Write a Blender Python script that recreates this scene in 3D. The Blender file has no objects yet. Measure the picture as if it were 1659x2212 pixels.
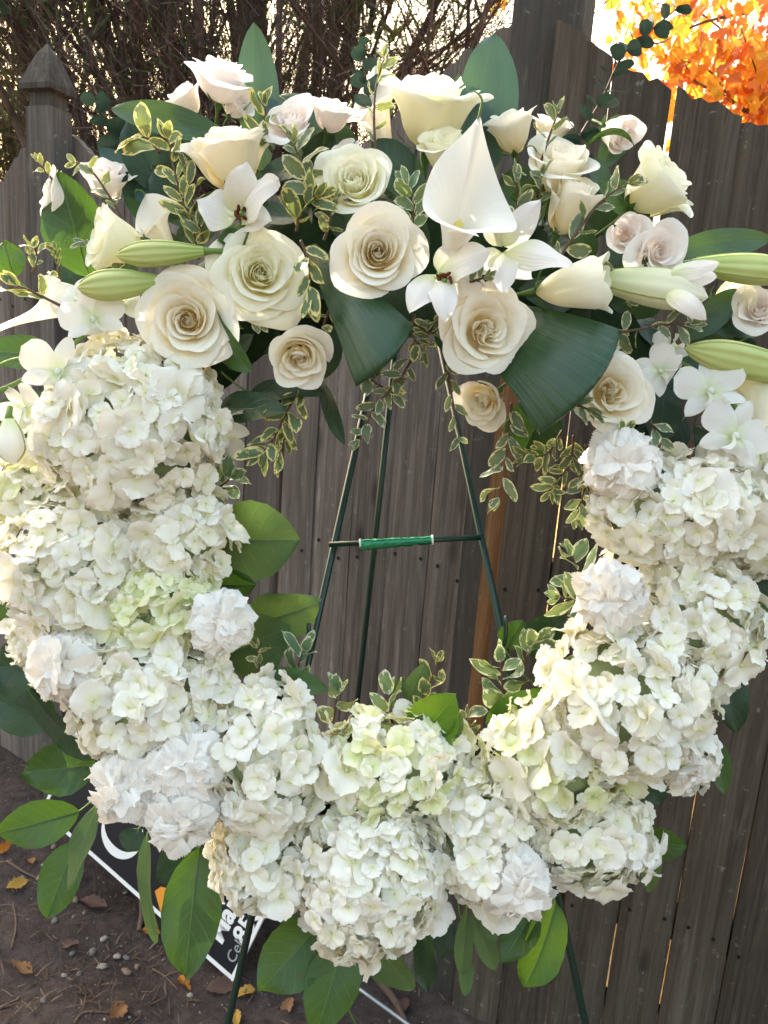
import bpy, math, random
import numpy as np
from mathutils import Matrix, Vector, Quaternion

# ------------------------------------------------------------------ camera, sky, sun, exposure
scene = bpy.context.scene
COL = scene.collection
CAM = Vector((0.0, 0.0, 1.45))
PITCH, ROLL = math.radians(12.2), math.radians(4.1)
FPX = 1661.0                                   # focal length in units of a 1659 x 2212 picture
_r0 = Vector((1, 0, 0)); _u0 = Vector((0, math.sin(PITCH), math.cos(PITCH)))
CF = Vector((0, math.cos(PITCH), -math.sin(PITCH)))
CR = _r0 * math.cos(ROLL) + _u0 * math.sin(ROLL)
CU = _u0 * math.cos(ROLL) - _r0 * math.sin(ROLL)
CB = -CF
cam_data = bpy.data.cameras.new('camera')
cam_data.sensor_fit = 'HORIZONTAL'; cam_data.sensor_width = 36.0
cam_data.lens = 36.0 * FPX / 1659.0
cam_data.clip_start = 0.02; cam_data.clip_end = 500
cam_data.dof.use_dof = True; cam_data.dof.focus_distance = 0.86; cam_data.dof.aperture_fstop = 20
cam = bpy.data.objects.new('camera', cam_data); COL.objects.link(cam)
_m = Matrix((CR, CU, CB)).transposed().to_4x4(); _m.translation = CAM
cam.matrix_world = _m
scene.camera = cam

SUN_DIR = Vector((-0.50, 0.74, 0.60)).normalized()      # towards the sun: behind the fence, to the left
SUN_EL = math.asin(SUN_DIR.z); SUN_AZ = math.atan2(SUN_DIR.x, SUN_DIR.y)
world = bpy.data.worlds.new('World'); scene.world = world; world.use_nodes = True
wn = world.node_tree; wn.nodes.clear()
_sky = wn.nodes.new('ShaderNodeTexSky'); _sky.sky_type = 'NISHITA'; _sky.sun_disc = False
_sky.sun_elevation = SUN_EL; _sky.sun_rotation = SUN_AZ
_sky.air_density = 2.0; _sky.dust_density = 10.0; _sky.ozone_density = 0.0; _sky.altitude = 0
_bg = wn.nodes.new('ShaderNodeBackground'); _bg.inputs['Strength'].default_value = 0.15
_wo = wn.nodes.new('ShaderNodeOutputWorld')
wn.links.new(_sky.outputs[0], _bg.inputs[0]); wn.links.new(_bg.outputs[0], _wo.inputs[0])
_sd = bpy.data.lights.new('sun', 'SUN'); _sd.energy = 5.0; _sd.angle = math.radians(0.53); _sd.color = (1.0, 0.93, 0.82)
sun = bpy.data.objects.new('sun', _sd); COL.objects.link(sun)
sun.rotation_euler = SUN_DIR.to_track_quat('Z', 'Y').to_euler(); sun.location = (-4, 8, 7)
vs = scene.view_settings
vs.view_transform = 'Standard'; vs.look = 'None'; vs.gamma = 1.0; vs.exposure = 2.28; vs.use_curve_mapping = False
scene.render.engine = 'CYCLES'
scene.cycles.use_denoising = True
scene.cycles.max_bounces = 18; scene.cycles.diffuse_bounces = 16; scene.cycles.glossy_bounces = 3
scene.cycles.transmission_bounces = 14; scene.cycles.transparent_max_bounces = 6
scene.cycles.sample_clamp_indirect = 6.0

# ------------------------------------------------------------------ helpers
def ray(x, y):
    return CF + CR * ((x - 829.5) / FPX) - CU * ((y - 1106) / FPX)
def P(x, y, d):
    """the point of the place seen at (x, y) at depth d"""
    return CAM + ray(x, y) * d
def on_plane(x, y, p0, n):
    r = ray(x, y); return CAM + r * ((p0 - CAM).dot(n) / r.dot(n))
def px(v, d):
    return v * d / FPX
def cv(t):                                     # direction given as right, up, towards the viewer
    return (CR * t[0] + CU * t[1] + CB * t[2]).normalized()

def tag(o, label=None, cat=None, group=None, kind=None):
    if label: o['label'] = label
    if cat: o['category'] = cat
    if group: o['group'] = group
    if kind: o['kind'] = kind
    return o
def link(o, parent=None, mat4=None):
    COL.objects.link(o)
    if parent is not None: o.parent = parent
    if mat4 is not None: o.matrix_basis = mat4
    return o
def empty(name, mat4, label=None, cat=None, group=None):
    o = bpy.data.objects.new(name, None); o.empty_display_size = 0.02
    link(o, None, mat4); return tag(o, label, cat, group)
def mesh(name, v, f, mats=None, uv=None, smooth=True, mi=None):
    me = bpy.data.meshes.new(name)
    me.from_pydata(np.asarray(v, float).tolist(), [], f.tolist() if isinstance(f, np.ndarray) else f)
    if uv is not None:
        lay = me.uv_layers.new(name='UVMap')
        idx = np.empty(len(me.loops), np.int32); me.loops.foreach_get('vertex_index', idx)
        lay.data.foreach_set('uv', np.asarray(uv, np.float32)[idx].ravel())
    if mats is not None:
        for m in (mats if isinstance(mats, (list, tuple)) else [mats]): me.materials.append(m)
    if mi is not None: me.polygons.foreach_set('material_index', np.asarray(mi, np.int32))
    if smooth: me.polygons.foreach_set('use_smooth', np.ones(len(me.polygons), bool))
    me.update()
    return me
def obj(name, me, parent=None, mat4=None):
    return link(bpy.data.objects.new(name, me), parent, mat4)
_gc = {}
def gridf(nu, nv):
    if (nu, nv) not in _gc:
        a = np.arange(nv)[:, None] * (nu + 1) + np.arange(nu)[None, :]
        _gc[(nu, nv)] = np.stack([a, a + 1, a + nu + 2, a + nu + 1], -1).reshape(-1, 4)
    return _gc[(nu, nv)]
def uvgrid(nu, nv):
    V, U = np.meshgrid(np.linspace(0, 1, nv + 1), np.linspace(-1, 1, nu + 1), indexing='ij')
    return U, V
def frame(z, loc, scale=1.0, roll=0.0, up=None):
    z = Vector(z).normalized(); up = up or CU
    x = Vector(up).cross(z)
    if x.length < 1e-4: x = CR.copy()
    x.normalize(); y = z.cross(x)
    m = Matrix((x, y, z)).transposed() @ Matrix.Rotation(roll, 3, 'Z')
    m = (m * scale).to_4x4(); m.translation = loc
    return m
def frame_y(y, zhint, loc, roll=0.0, scale=1.0):
    y = Vector(y).normalized(); z = Vector(zhint) - y * Vector(zhint).dot(y)
    if z.length < 1e-4: z = CU - y * CU.dot(y)
    z.normalize(); x = y.cross(z)
    m = Matrix((x, y, z)).transposed() @ Matrix.Rotation(roll, 3, 'Y')
    m = (m * scale).to_4x4(); m.translation = loc
    return m
def tube(pts, rad, n=6, caps=True):
    pts = [Vector(p) for p in pts]; k = len(pts)
    if not hasattr(rad, '__len__'): rad = [rad] * k
    v = []; up = Vector((0.31, 0.2, 0.93)); uvs = []
    for i, p in enumerate(pts):
        t = (pts[min(i + 1, k - 1)] - pts[max(i - 1, 0)]).normalized()
        a = t.cross(up); a = a.normalized() if a.length > 1e-3 else t.orthogonal().normalized(); b = t.cross(a)
        for j in range(n):
            q = 2 * math.pi * j / n
            v.append(p + (a * math.cos(q) + b * math.sin(q)) * rad[i]); uvs.append((j / n, i / max(1, k - 1)))
    f = []
    for i in range(k - 1):
        for j in range(n):
            j2 = (j + 1) % n
            f.append((i * n + j, i * n + j2, (i + 1) * n + j2, (i + 1) * n + j))
    if caps:
        f.append(tuple(range(n))[::-1]); f.append(tuple((k - 1) * n + j for j in range(n)))
    return v, f, uvs
def tube_mesh(name, pts, rad, mat, n=6):
    v, f, uvs = tube(pts, rad, n); return mesh(name, v, f, mat, uvs)
def smooth_path(pts, n):
    """Catmull-Rom through pts"""
    pts = [Vector(p) for p in pts]
    if len(pts) == 2: return [pts[0].lerp(pts[1], i / n) for i in range(n + 1)]
    ext = [pts[0] * 2 - pts[1]] + pts + [pts[-1] * 2 - pts[-2]]
    out = []
    for i in range(n + 1):
        s = i / n * (len(pts) - 1); k = min(int(s), len(pts) - 2); t = s - k
        p0, p1, p2, p3 = ext[k:k + 4]
        out.append(0.5 * ((2 * p1) + (p2 - p0) * t + (2 * p0 - 5 * p1 + 4 * p2 - p3) * t * t + (3 * p1 - p0 - 3 * p2 + p3) * t ** 3))
    return out

# ------------------------------------------------------------------ materials
class NT:
    def __init__(s, name):
        s.m = bpy.data.materials.new(name); s.m.use_nodes = True; s.t = s.m.node_tree; s.t.nodes.clear()
        s.out = s.n('ShaderNodeOutputMaterial')
    def n(s, typ, **kw):
        o = s.t.nodes.new(typ)
        for k, val in kw.items():
            if k.startswith('i_'):
                key = k[2:]; key = int(key) if key.isdigit() else key.replace('_', ' ')
                if hasattr(val, 'is_linked') or isinstance(val, bpy.types.NodeSocket): s.t.links.new(val, o.inputs[key])
                else: o.inputs[key].default_value = val
            else: setattr(o, k, val)
        return o
    def l(s, a, b): s.t.links.new(a, b)
    def math(s, op, a, b=0.0, c=None, clamp=False):
        o = s.n('ShaderNodeMath', operation=op, use_clamp=clamp)
        for i, x in enumerate((a, b) if c is None else (a, b, c)):
            if isinstance(x, bpy.types.NodeSocket): s.l(x, o.inputs[i])
            else: o.inputs[i].default_value = x
        return o.outputs[0]
    def mix(s, fac, a, b, mode='MIX'):
        o = s.n('ShaderNodeMix', data_type='RGBA', blend_type=mode)
        for key, x in ((0, fac), (6, a), (7, b)):
            if isinstance(x, bpy.types.NodeSocket): s.l(x, o.inputs[key])
            else: o.inputs[key].default_value = (*x, 1) if hasattr(x, '__len__') and len(x) == 3 else x
        return o.outputs[2]
    def ramp(s, fac, stops):
        o = s.n('ShaderNodeValToRGB'); e = o.color_ramp.elements
        e[0].position, e[0].color = stops[0][0], (*stops[0][1], 1)
        e[1].position, e[1].color = stops[-1][0], (*stops[-1][1], 1)
        for p, c in stops[1:-1]:
            q = e.new(p); q.color = (*c, 1)
        s.l(fac, o.inputs[0]); return o.outputs[0]
    def noise(s, scale, detail=4, rough=0.55, vec=None, dist=0.0):
        o = s.n('ShaderNodeTexNoise'); o.inputs['Scale'].default_value = scale; o.inputs['Detail'].default_value = detail
        o.inputs['Roughness'].default_value = rough; o.inputs['Distortion'].default_value = dist
        if vec is not None: s.l(vec, o.inputs['Vector'])
        return o.outputs[0]
    def coord(s, which='Object'): return s.n('ShaderNodeTexCoord').outputs[which]
    def uv(s):
        sp = s.n('ShaderNodeSeparateXYZ'); s.l(s.coord('UV'), sp.inputs[0]); return sp.outputs[0], sp.outputs[1]
    def rnd(s): return s.n('ShaderNodeObjectInfo').outputs['Random']
    def bump(s, h, strength=0.3, dist=0.001):
        o = s.n('ShaderNodeBump'); o.inputs['Strength'].default_value = strength; o.inputs['Distance'].default_value = dist
        s.l(h, o.inputs['Height']); return o.outputs[0]
    def surf(s, col, rough=0.6, spec=0.3, bump=None, transl=0.0, tcol=None, coat=0.0, metal=0.0):
        b = s.n('ShaderNodeBsdfPrincipled')
        for key, x in (('Base Color', col), ('Roughness', rough), ('Specular IOR Level', spec), ('Coat Weight', coat), ('Metallic', metal)):
            if isinstance(x, bpy.types.NodeSocket): s.l(x, b.inputs[key])
            else: b.inputs[key].default_value = (*x, 1) if hasattr(x, '__len__') and len(x) == 3 else x
        if bump is not None: s.l(bump, b.inputs['Normal'])
        sh = b.outputs[0]
        if transl:
            t = s.n('ShaderNodeBsdfTranslucent')
            x = tcol if tcol is not None else col
            if isinstance(x, bpy.types.NodeSocket): s.l(x, t.inputs[0])
            else: t.inputs[0].default_value = (*x, 1)
            if bump is not None: s.l(bump, t.inputs[1])
            mx = s.n('ShaderNodeMixShader'); mx.inputs[0].default_value = transl
            s.l(sh, mx.inputs[1]); s.l(t.outputs[0], mx.inputs[2]); sh = mx.outputs[0]
        s.l(sh, s.out.inputs[0]); return s.m

def petal_mat(name, tip, base, blush=None, transl=0.33, rough=0.6, vein=60.0, bstr=0.12, p0=0.0, p1=0.75, var=0.08):
    t = NT(name); u, v = t.uv()
    fac = t.n('ShaderNodeMapRange', i_0=v, i_1=p0, i_2=p1); 
    c = t.mix(fac.outputs[0], base, tip)
    r = t.rnd()
    c = t.mix(t.math('MULTIPLY', r, var), c, (base[0] * .98, base[1] * .96, base[2] * .9))
    nz = t.noise(14, 3, .5, t.coord('Object'))
    if blush: c = t.mix(t.math('MULTIPLY', t.math('SUBTRACT', nz, .35, clamp=True), 1.6, clamp=True), c, blush)
    edge = t.n('ShaderNodeMapRange', i_0=v, i_1=.90, i_2=1.0)
    spot = t.math('MULTIPLY', t.math('SUBTRACT', t.noise(7, 4, .6, t.coord('Object')), .52, clamp=True), 5.0, clamp=True)
    c = t.mix(t.math('MULTIPLY', t.math('MULTIPLY', edge.outputs[0], spot), .26), c, (.66, .54, .33))
    st = t.n('ShaderNodeTexWave', wave_type='BANDS', bands_direction='X', i_Scale=vein / 6.28, i_Distortion=3.0, i_Detail=2.0)
    mp = t.n('ShaderNodeMapping'); mp.inputs['Scale'].default_value = (1, .12, 1); t.l(t.coord('UV'), mp.inputs[0]); t.l(mp.outputs[0], st.inputs[0])
    h = t.math('ADD', t.math('MULTIPLY', st.outputs[1], .5), t.math('MULTIPLY', nz, 1.2))
    return t.surf(c, rough, .25, t.bump(h, bstr, .004), transl)
def leaf_mat(name, c1, c2, vein_c, rough=0.35, spec=0.45, transl=0.22, tcol=(0.25, 0.42, 0.03), var=0.5, nveins=7.0):
    t = NT(name); u, v = t.uv()
    a = t.math('ABSOLUTE', t.math('SUBTRACT', u, .5))                    # 0 on the midrib, .5 on the margin
    ph = t.math('MULTIPLY', t.math('SUBTRACT', v, t.math('MULTIPLY', a, .55)), nveins)
    wob = t.math('MULTIPLY', t.noise(5, 2, .5, t.coord('Object')), .5)
    fr = t.math('ABSOLUTE', t.math('SUBTRACT', t.math('FRACT', t.math('ADD', ph, wob)), .5))
    side = t.math('SUBTRACT', 1.0, t.math('MULTIPLY', fr, 13.0), clamp=True)
    mid = t.math('SUBTRACT', 1.0, t.math('MULTIPLY', a, 45.0), clamp=True)
    net = t.n('ShaderNodeTexVoronoi', feature='DISTANCE_TO_EDGE', i_Scale=22.0); t.l(t.coord('UV'), net.inputs['Vector'])
    nt = t.math('SUBTRACT', 1.0, t.math('MULTIPLY', net.outputs[0], 14.0), clamp=True)
    vn = t.math('MAXIMUM', t.math('MULTIPLY', side, .55), mid)
    vn2 = t.math('MAXIMUM', vn, t.math('MULTIPLY', nt, .16))
    nz = t.noise(28, 5, .6, t.coord('Object'))
    c = t.mix(t.math('MULTIPLY', t.math('ADD', nz, t.math('MULTIPLY', t.rnd(), var)), .75, clamp=True), c1, c2)
    c = t.mix(t.math('MULTIPLY', vn2, .55), c, vein_c)
    spots = t.math('GREATER_THAN', t.noise(45, 2, .5, t.coord('Object')), .74)
    c = t.mix(t.math('MULTIPLY', spots, .5), c, (.09, .06, .02))
    h = t.math('ADD', t.math('MULTIPLY', vn2, -.7), t.math('MULTIPLY', nz, .6))
    rg = t.math('ADD', rough - .1, t.math('MULTIPLY', t.noise(9, 3, .6, t.coord('Object')), .3))
    return t.surf(c, rg, spec, t.bump(h, .45, .0015), transl, tcol)
def strap_mat(name, c1, c2, rough=0.28, transl=0.15, stripes=46.0):
    t = NT(name)
    mp = t.n('ShaderNodeMapping'); mp.inputs['Scale'].default_value = (stripes, .7, 1); t.l(t.coord('UV'), mp.inputs[0])
    nz = t.noise(1.0, 3, .6, mp.outputs[0])
    n2 = t.noise(9, 4, .6, t.coord('Object'))
    c = t.mix(t.math('MULTIPLY', t.math('SUBTRACT', nz, .3, clamp=True), 2.2, clamp=True), c1, c2)
    c = t.mix(t.math('MULTIPLY', n2, .35), c, (c1[0] * .6, c1[1] * .7, c1[2] * .7))
    return t.surf(c, t.math('ADD', rough - .08, t.math('MULTIPLY', n2, .2)), .5, t.bump(nz, .35, .002), transl, (.2, .36, .05))
def varieg_mat(name, green1, green2, cream, edge=0.30):
    t = NT(name); u, v = t.uv()
    a = t.math('MULTIPLY', t.math('ABSOLUTE', t.math('SUBTRACT', u, .5)), 2.0)
    e = t.math('MAXIMUM', a, t.math('ABSOLUTE', t.math('SUBTRACT', t.math('MULTIPLY', v, 2.0), 1.0)))
    wob = t.noise(6, 4, .7, t.coord('UV'))
    off = t.math('MULTIPLY', t.rnd(), .3)
    nn = t.n('ShaderNodeTexNoise', noise_dimensions='4D'); nn.inputs['Scale'].default_value = 5.0; nn.inputs['Detail'].default_value = 3
    t.l(t.coord('UV'), nn.inputs['Vector']); t.l(t.math('MULTIPLY', t.rnd(), 50.0), nn.inputs['W'])
    val = t.math('ADD', e, t.math('MULTIPLY', t.math('SUBTRACT', nn.outputs[0], .5), 1.5))
    edge_f = t.n('ShaderNodeMapRange', i_0=val, i_1=.80 - edge * .25, i_2=.86 - edge * .25)
    g = t.mix(t.math('MULTIPLY', t.noise(3.5, 3, .6, t.coord('UV')), 1.1, clamp=True), green1, green2)
    mid = t.math('SUBTRACT', 1.0, t.math('MULTIPLY', a, 22.0), clamp=True)
    g = t.mix(t.math('MULTIPLY', mid, .35), g, (.35, .42, .2))
    c = t.mix(edge_f.outputs[0], g, cream)
    h = t.math('ADD', t.math('MULTIPLY', mid, -.8), wob)
    return t.surf(c, .42, .4, t.bump(h, .4, .0012), .25, t.mix(.5, c, (.5, .55, .08)))
def plain(name, col, rough=.6, spec=.3, nscale=30, namp=.25, bstr=.2, transl=0.0, metal=0.0):
    t = NT(name); nz = t.noise(nscale, 4, .6, t.coord('Object'))
    c = t.mix(t.math('MULTIPLY', nz, namp * 2, clamp=True), col, tuple(x * .55 for x in col))
    return t.surf(c, rough, spec, t.bump(nz, bstr, .002), transl, None, 0.0, metal)

M = {}
M['rose'] = petal_mat('rose_petal', (.955, .932, .86), (.96, .88, .62), None, .30, .58, 22, .05, .15, .95)
M['rose_green'] = petal_mat('rose_petal_greenish', (.95, .94, .82), (.95, .90, .60), None, .30, .58, 22, .05, .1, .85)
M['spray'] = petal_mat('spray_rose_petal', (.94, .91, .89), (.93, .86, .81), (.93, .86, .83), .25, .6, 22, .06, .1, .9)
M['hyd'] = petal_mat('hydrangea_petal', (.935, .912, .865), (.86, .84, .54), None, .24, .6, 30, .12, .0, .42, .25)  # creamy green petal base, its tone also set to colour the shadows cream
M['hydg'] = petal_mat('hydrangea_petal_greenish', (.91, .90, .74), (.76, .79, .36), None, .22, .6, 30, .12, .0, .75, .4)
M['carn'] = petal_mat('carnation_petal', (.955, .925, .885), (.93, .89, .80), None, .24, .62, 70, .14, .0, .6, .1)
M['calla'] = petal_mat('calla_spathe', (.92, .885, .83), (.88, .86, .55), None, .28, .42, 70, .10, .0, .5)
M['lily'] = petal_mat('lily_petal', (.90, .86, .84), (.74, .78, .46), None, .33, .5, 20, .14, .0, .5)
M['lily_green'] = petal_mat('lily_trumpet', (.86, .84, .70), (.62, .68, .32), None, .25, .5, 20, .16, .0, .9)
M['orchid'] = petal_mat('orchid_petal', (.88, .88, .87), (.74, .82, .52), None, .34, .5, 30, .10, .0, .4)
M['budgreen'] = petal_mat('lily_bud_skin', (.55, .60, .20), (.36, .48, .12), (.70, .72, .38), .15, .42, 20, .45, .0, .8, .5)
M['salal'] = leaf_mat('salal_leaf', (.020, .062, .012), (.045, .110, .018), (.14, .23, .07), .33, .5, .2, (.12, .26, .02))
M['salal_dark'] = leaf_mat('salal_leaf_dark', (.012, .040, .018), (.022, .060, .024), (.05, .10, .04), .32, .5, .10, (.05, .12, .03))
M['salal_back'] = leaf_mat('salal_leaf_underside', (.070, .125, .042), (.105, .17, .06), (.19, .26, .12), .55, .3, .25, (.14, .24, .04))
M['hyd_and_sunlit_leaf'] = leaf_mat('hydrangea_and_sunlit_leaf', (.045, .13, .012), (.08, .20, .02), (.20, .34, .06), .4, .4, .35, (.30, .52, .03), .4, 9.0)  # hydrangea leaf green; also paints the backlit sun on a few other leaves
M['strap'] = strap_mat('aspidistra_leaf', (.012, .048, .018), (.030, .085, .034), .20, .10)
M['strap_blue'] = strap_mat('cordyline_leaf_sky_tint', (.024, .074, .066), (.042, .108, .098), .38, .08)  # blue cast of the reflected sky is put into the leaf colour
M['euc'] = leaf_mat('eucalyptus_leaf', (.022, .052, .044), (.040, .082, .068), (.07, .12, .10), .5, .35, .10, (.05, .10, .06))
M['var'] = varieg_mat('variegated_leaf', (.075, .125, .065), (.15, .20, .135), (.70, .66, .40), .15)
M['var_yellow'] = varieg_mat('variegated_leaf_yellow', (.07, .125, .045), (.14, .195, .11), (.76, .67, .28), .45)
M['var_pale'] = varieg_mat('variegated_leaf_broad', (.10, .19, .09), (.17, .27, .15), (.76, .78, .55), .1)
M['stem_green'] = plain('green_stem', (.16, .27, .06), .5, .35, 40, .2, .1)
M['stem_brown'] = plain('brown_stem', (.13, .075, .05), .65, .25, 60, .3, .2)
M['sepal'] = plain('sepal_green', (.08, .16, .04), .55, .3, 40, .25, .1, .15)
M['anther'] = plain('anther_red_brown', (.16, .03, .02), .8, .2, 200, .4, .4)
M['bead'] = plain('floret_eye', (.62, .68, .42), .5, .3, 100, .1, .1)
M['foam'] = plain('dark_moss_foam', (.022, .045, .018), .9, .1, 80, .5, .9)

# ------------------------------------------------------------------ setting: soil
def soil_mat():
    t = NT('soil'); co = t.coord('Object')
    a = t.noise(3.2, 8, .65, co); b = t.noise(38, 6, .7, co); c3 = t.noise(190, 4, .7, co)
    c = t.ramp(a, [(.25, (.045, .034, .033)), (.5, (.085, .066, .062)), (.75, (.13, .104, .096))])
    c = t.mix(t.math('MULTIPLY', t.math('SUBTRACT', b, .42, clamp=True), 3.0, clamp=True), c, (.036, .027, .026))
    sp = t.n('ShaderNodeTexVoronoi', i_Scale=85.0); t.l(co, sp.inputs['Vector'])
    g = t.math('LESS_THAN', sp.outputs[0], .16)
    sel = t.math('GREATER_THAN', t.noise(60, 2, .5, co), .56)
    c = t.mix(t.math('MULTIPLY', g, t.math('MULTIPLY', sel, .8)), c, (.30, .25, .22))
    h = t.math('ADD', t.math('MULTIPLY', b, 1.0), t.math('ADD', t.math('MULTIPLY', c3, .45), t.math('MULTIPLY', g, .4)))
    return t.surf(c, .95, .12, t.bump(h, .9, .012))
M['soil'] = soil_mat()
rng = np.random.default_rng(11)
def hills(x, y, seed=0):
    return (.012 * np.sin(5.1 * x + 1.3) * np.sin(4.3 * y + .4) + .008 * np.sin(13 * x + 7 * y) + .006 * np.sin(23 * y - 11 * x + 2)
            + .004 * np.sin(41 * x + 2) * np.sin(37 * y))
def ground_z(x, y):
    fade = np.clip(1.0 - (np.abs(y - 1.6) - 1.5) / 3.0, 0, 1)
    rise = .16 * np.clip((-x - .15) / 1.2, 0, 1) * np.clip((y - .9) / 1.2, 0, 1)
    return hills(x, y) * fade + rise
def build_ground():
    xs = np.concatenate([np.linspace(-120, -6, 12), np.linspace(-5, -1.8, 20), np.linspace(-1.75, 1.5, 150), np.linspace(1.55, 5, 20), np.linspace(6, 120, 12)])
    ys = np.concatenate([np.linspace(-120, -4, 10), np.linspace(-3, .6, 14), np.linspace(.65, 2.9, 110), np.linspace(3, 8, 20), np.linspace(9, 180, 14)])
    Y, X = np.meshgrid(ys, xs, indexing='ij'); Z = ground_z(X, Y)
    near = (X > -1.75) & (X < 1.5) & (Y > .65) & (Y < 2.9)
    Z = Z + near * rng.normal(0, .0022, Z.shape)
    v = np.stack([X, Y, Z], -1).reshape(-1, 3)
    o = obj('ground', mesh('ground', v, gridf(len(xs) - 1, len(ys) - 1), M['soil'])); o['kind'] = 'structure'
    return o
ground = build_ground()
def gz(x, y): return float(ground_z(np.array(x), np.array(y)))
def on_ground(x, y):
    p = on_plane(x, y, Vector((0, 0, 0)), Vector((0, 0, 1)))
    for _ in range(6): p = on_plane(x, y, Vector((0, 0, gz(p.x, p.y))), Vector((0, 0, 1)))
    return p

def pebble_meshes():
    out = []
    mats = [plain('pebble_grey', (.20, .175, .16), .8, .2, 30, .3, .3), plain('pebble_tan', (.24, .17, .13), .8, .2, 30, .3, .3), plain('pebble_pale', (.33, .29, .26), .8, .2, 30, .2, .3)]
    for k in range(9):
        r = np.random.default_rng(100 + k); n, m = 8, 5; v = []
        for i in range(m + 1):
            for j in range(n):
                th = math.pi * i / m; ph = 2 * math.pi * j / n
                q = np.array([math.sin(th) * math.cos(ph), math.sin(th) * math.sin(ph), math.cos(th)])
                v.append(q * (1 + r.normal(0, .12)) * np.array([1, .72, .5]))
        f = [(i * n + j, i * n + (j + 1) % n, (i + 1) * n + (j + 1) % n, (i + 1) * n + j) for i in range(m) for j in range(n)]
        out.append(mesh('pebble', v, f, mats[k % 3]))
    return out
PEB = pebble_meshes()
random.seed(5)
peb_px = [(118, 1990), (85, 1898), (95, 1870), (50, 1898), (117, 1830), (253, 2068), (273, 2070), (296, 2090), (224, 2030), (200, 2058), (274, 2102), (222, 2090), (93, 2162), (160, 1945)]
for i in range(95):
    if i < len(peb_px): x, y = peb_px[i]; s = random.uniform(.008, .013)
    else:
        x, y = random.uniform(-40, 1000), random.uniform(1640, 2240); s = random.choice([.003, .004, .005, .006, .008])
        if i % 3 == 0: x, y = random.uniform(130, 420), random.uniform(1830, 2110)
    p = on_ground(x, y)
    m = Matrix.Translation((p.x, p.y, p.z + s * .2)) @ Matrix.Rotation(random.uniform(0, 6.28), 4, 'Z') @ Matrix.Rotation(random.uniform(-.3, .3), 4, 'X') @ Matrix.Diagonal((s, s, s, 1))
    obj('pebble', PEB[i % 9], ground, m)

# pine needles and crumbs that nobody could count
def litter():
    r = np.random.default_rng(3); V = []; F = []
    for i in range(800):
        x, y = r.uniform(-60, 1050), r.uniform(1600, 2290)
        if y > 1640 and r.random() < .18: x, y = r.normal(190, 90), r.normal(2120, 50)
        p = on_ground(x, y)
        if p.y > 3.0: continue
        a = r.uniform(0, math.pi); L = r.uniform(.01, .05); w = r.uniform(.0006, .0016)
        d = Vector((math.cos(a), math.sin(a), r.uniform(-.15, .25))) * L / 2; sd = Vector((-math.sin(a), math.cos(a), 0)) * w
        c = p + Vector((0, 0, .005)); b = len(V)
        mid = c + Vector((0, 0, L * .06)) + sd * r.uniform(-2, 2)
        V += [c - d - sd, mid - sd, c + d - sd * .4, c + d + sd * .4, mid + sd, c - d + sd]
        F += [(b, b + 1, b + 4, b + 5), (b + 1, b + 2, b + 3, b + 4)]
    t = NT('dry_needles'); isl = t.n('ShaderNodeNewGeometry').outputs['Random Per Island']
    c = t.ramp(isl, [(0, (.05, .035, .028)), (.7, (.10, .065, .045)), (1, (.20, .15, .11))])
    o = obj('needle_litter', mesh('needle_litter', V, F, t.surf(c, .8, .2), None, False))
    tag(o, 'thin dry pine needles and twig crumbs strewn over the dark soil', 'litter', None, 'stuff')
litter()

# fallen leaves and twigs
def autumn_mat(name, a, b, transl=.25):
    t = NT(name); nz = t.noise(35, 5, .65, t.coord('Object'))
    c = t.mix(nz, a, b); c = t.mix(t.math('GREATER_THAN', t.noise(60, 2, .5, t.coord('Object')), .68), c, tuple(x * .3 for x in a))
    return t.surf(c, .7, .25, t.bump(nz, .5, .002), transl)
M['dry_orange'] = autumn_mat('dry_leaf_orange', (.50, .20, .03), (.40, .13, .03))
M['dry_tan'] = autumn_mat('dry_leaf_tan', (.34, .19, .09), (.24, .12, .06))
M['dry_brown'] = autumn_mat('dry_leaf_brown', (.15, .085, .065), (.10, .06, .05))
M['dry_yellow'] = autumn_mat('dry_leaf_yellow', (.48, .30, .06), (.36, .20, .05))

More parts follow.
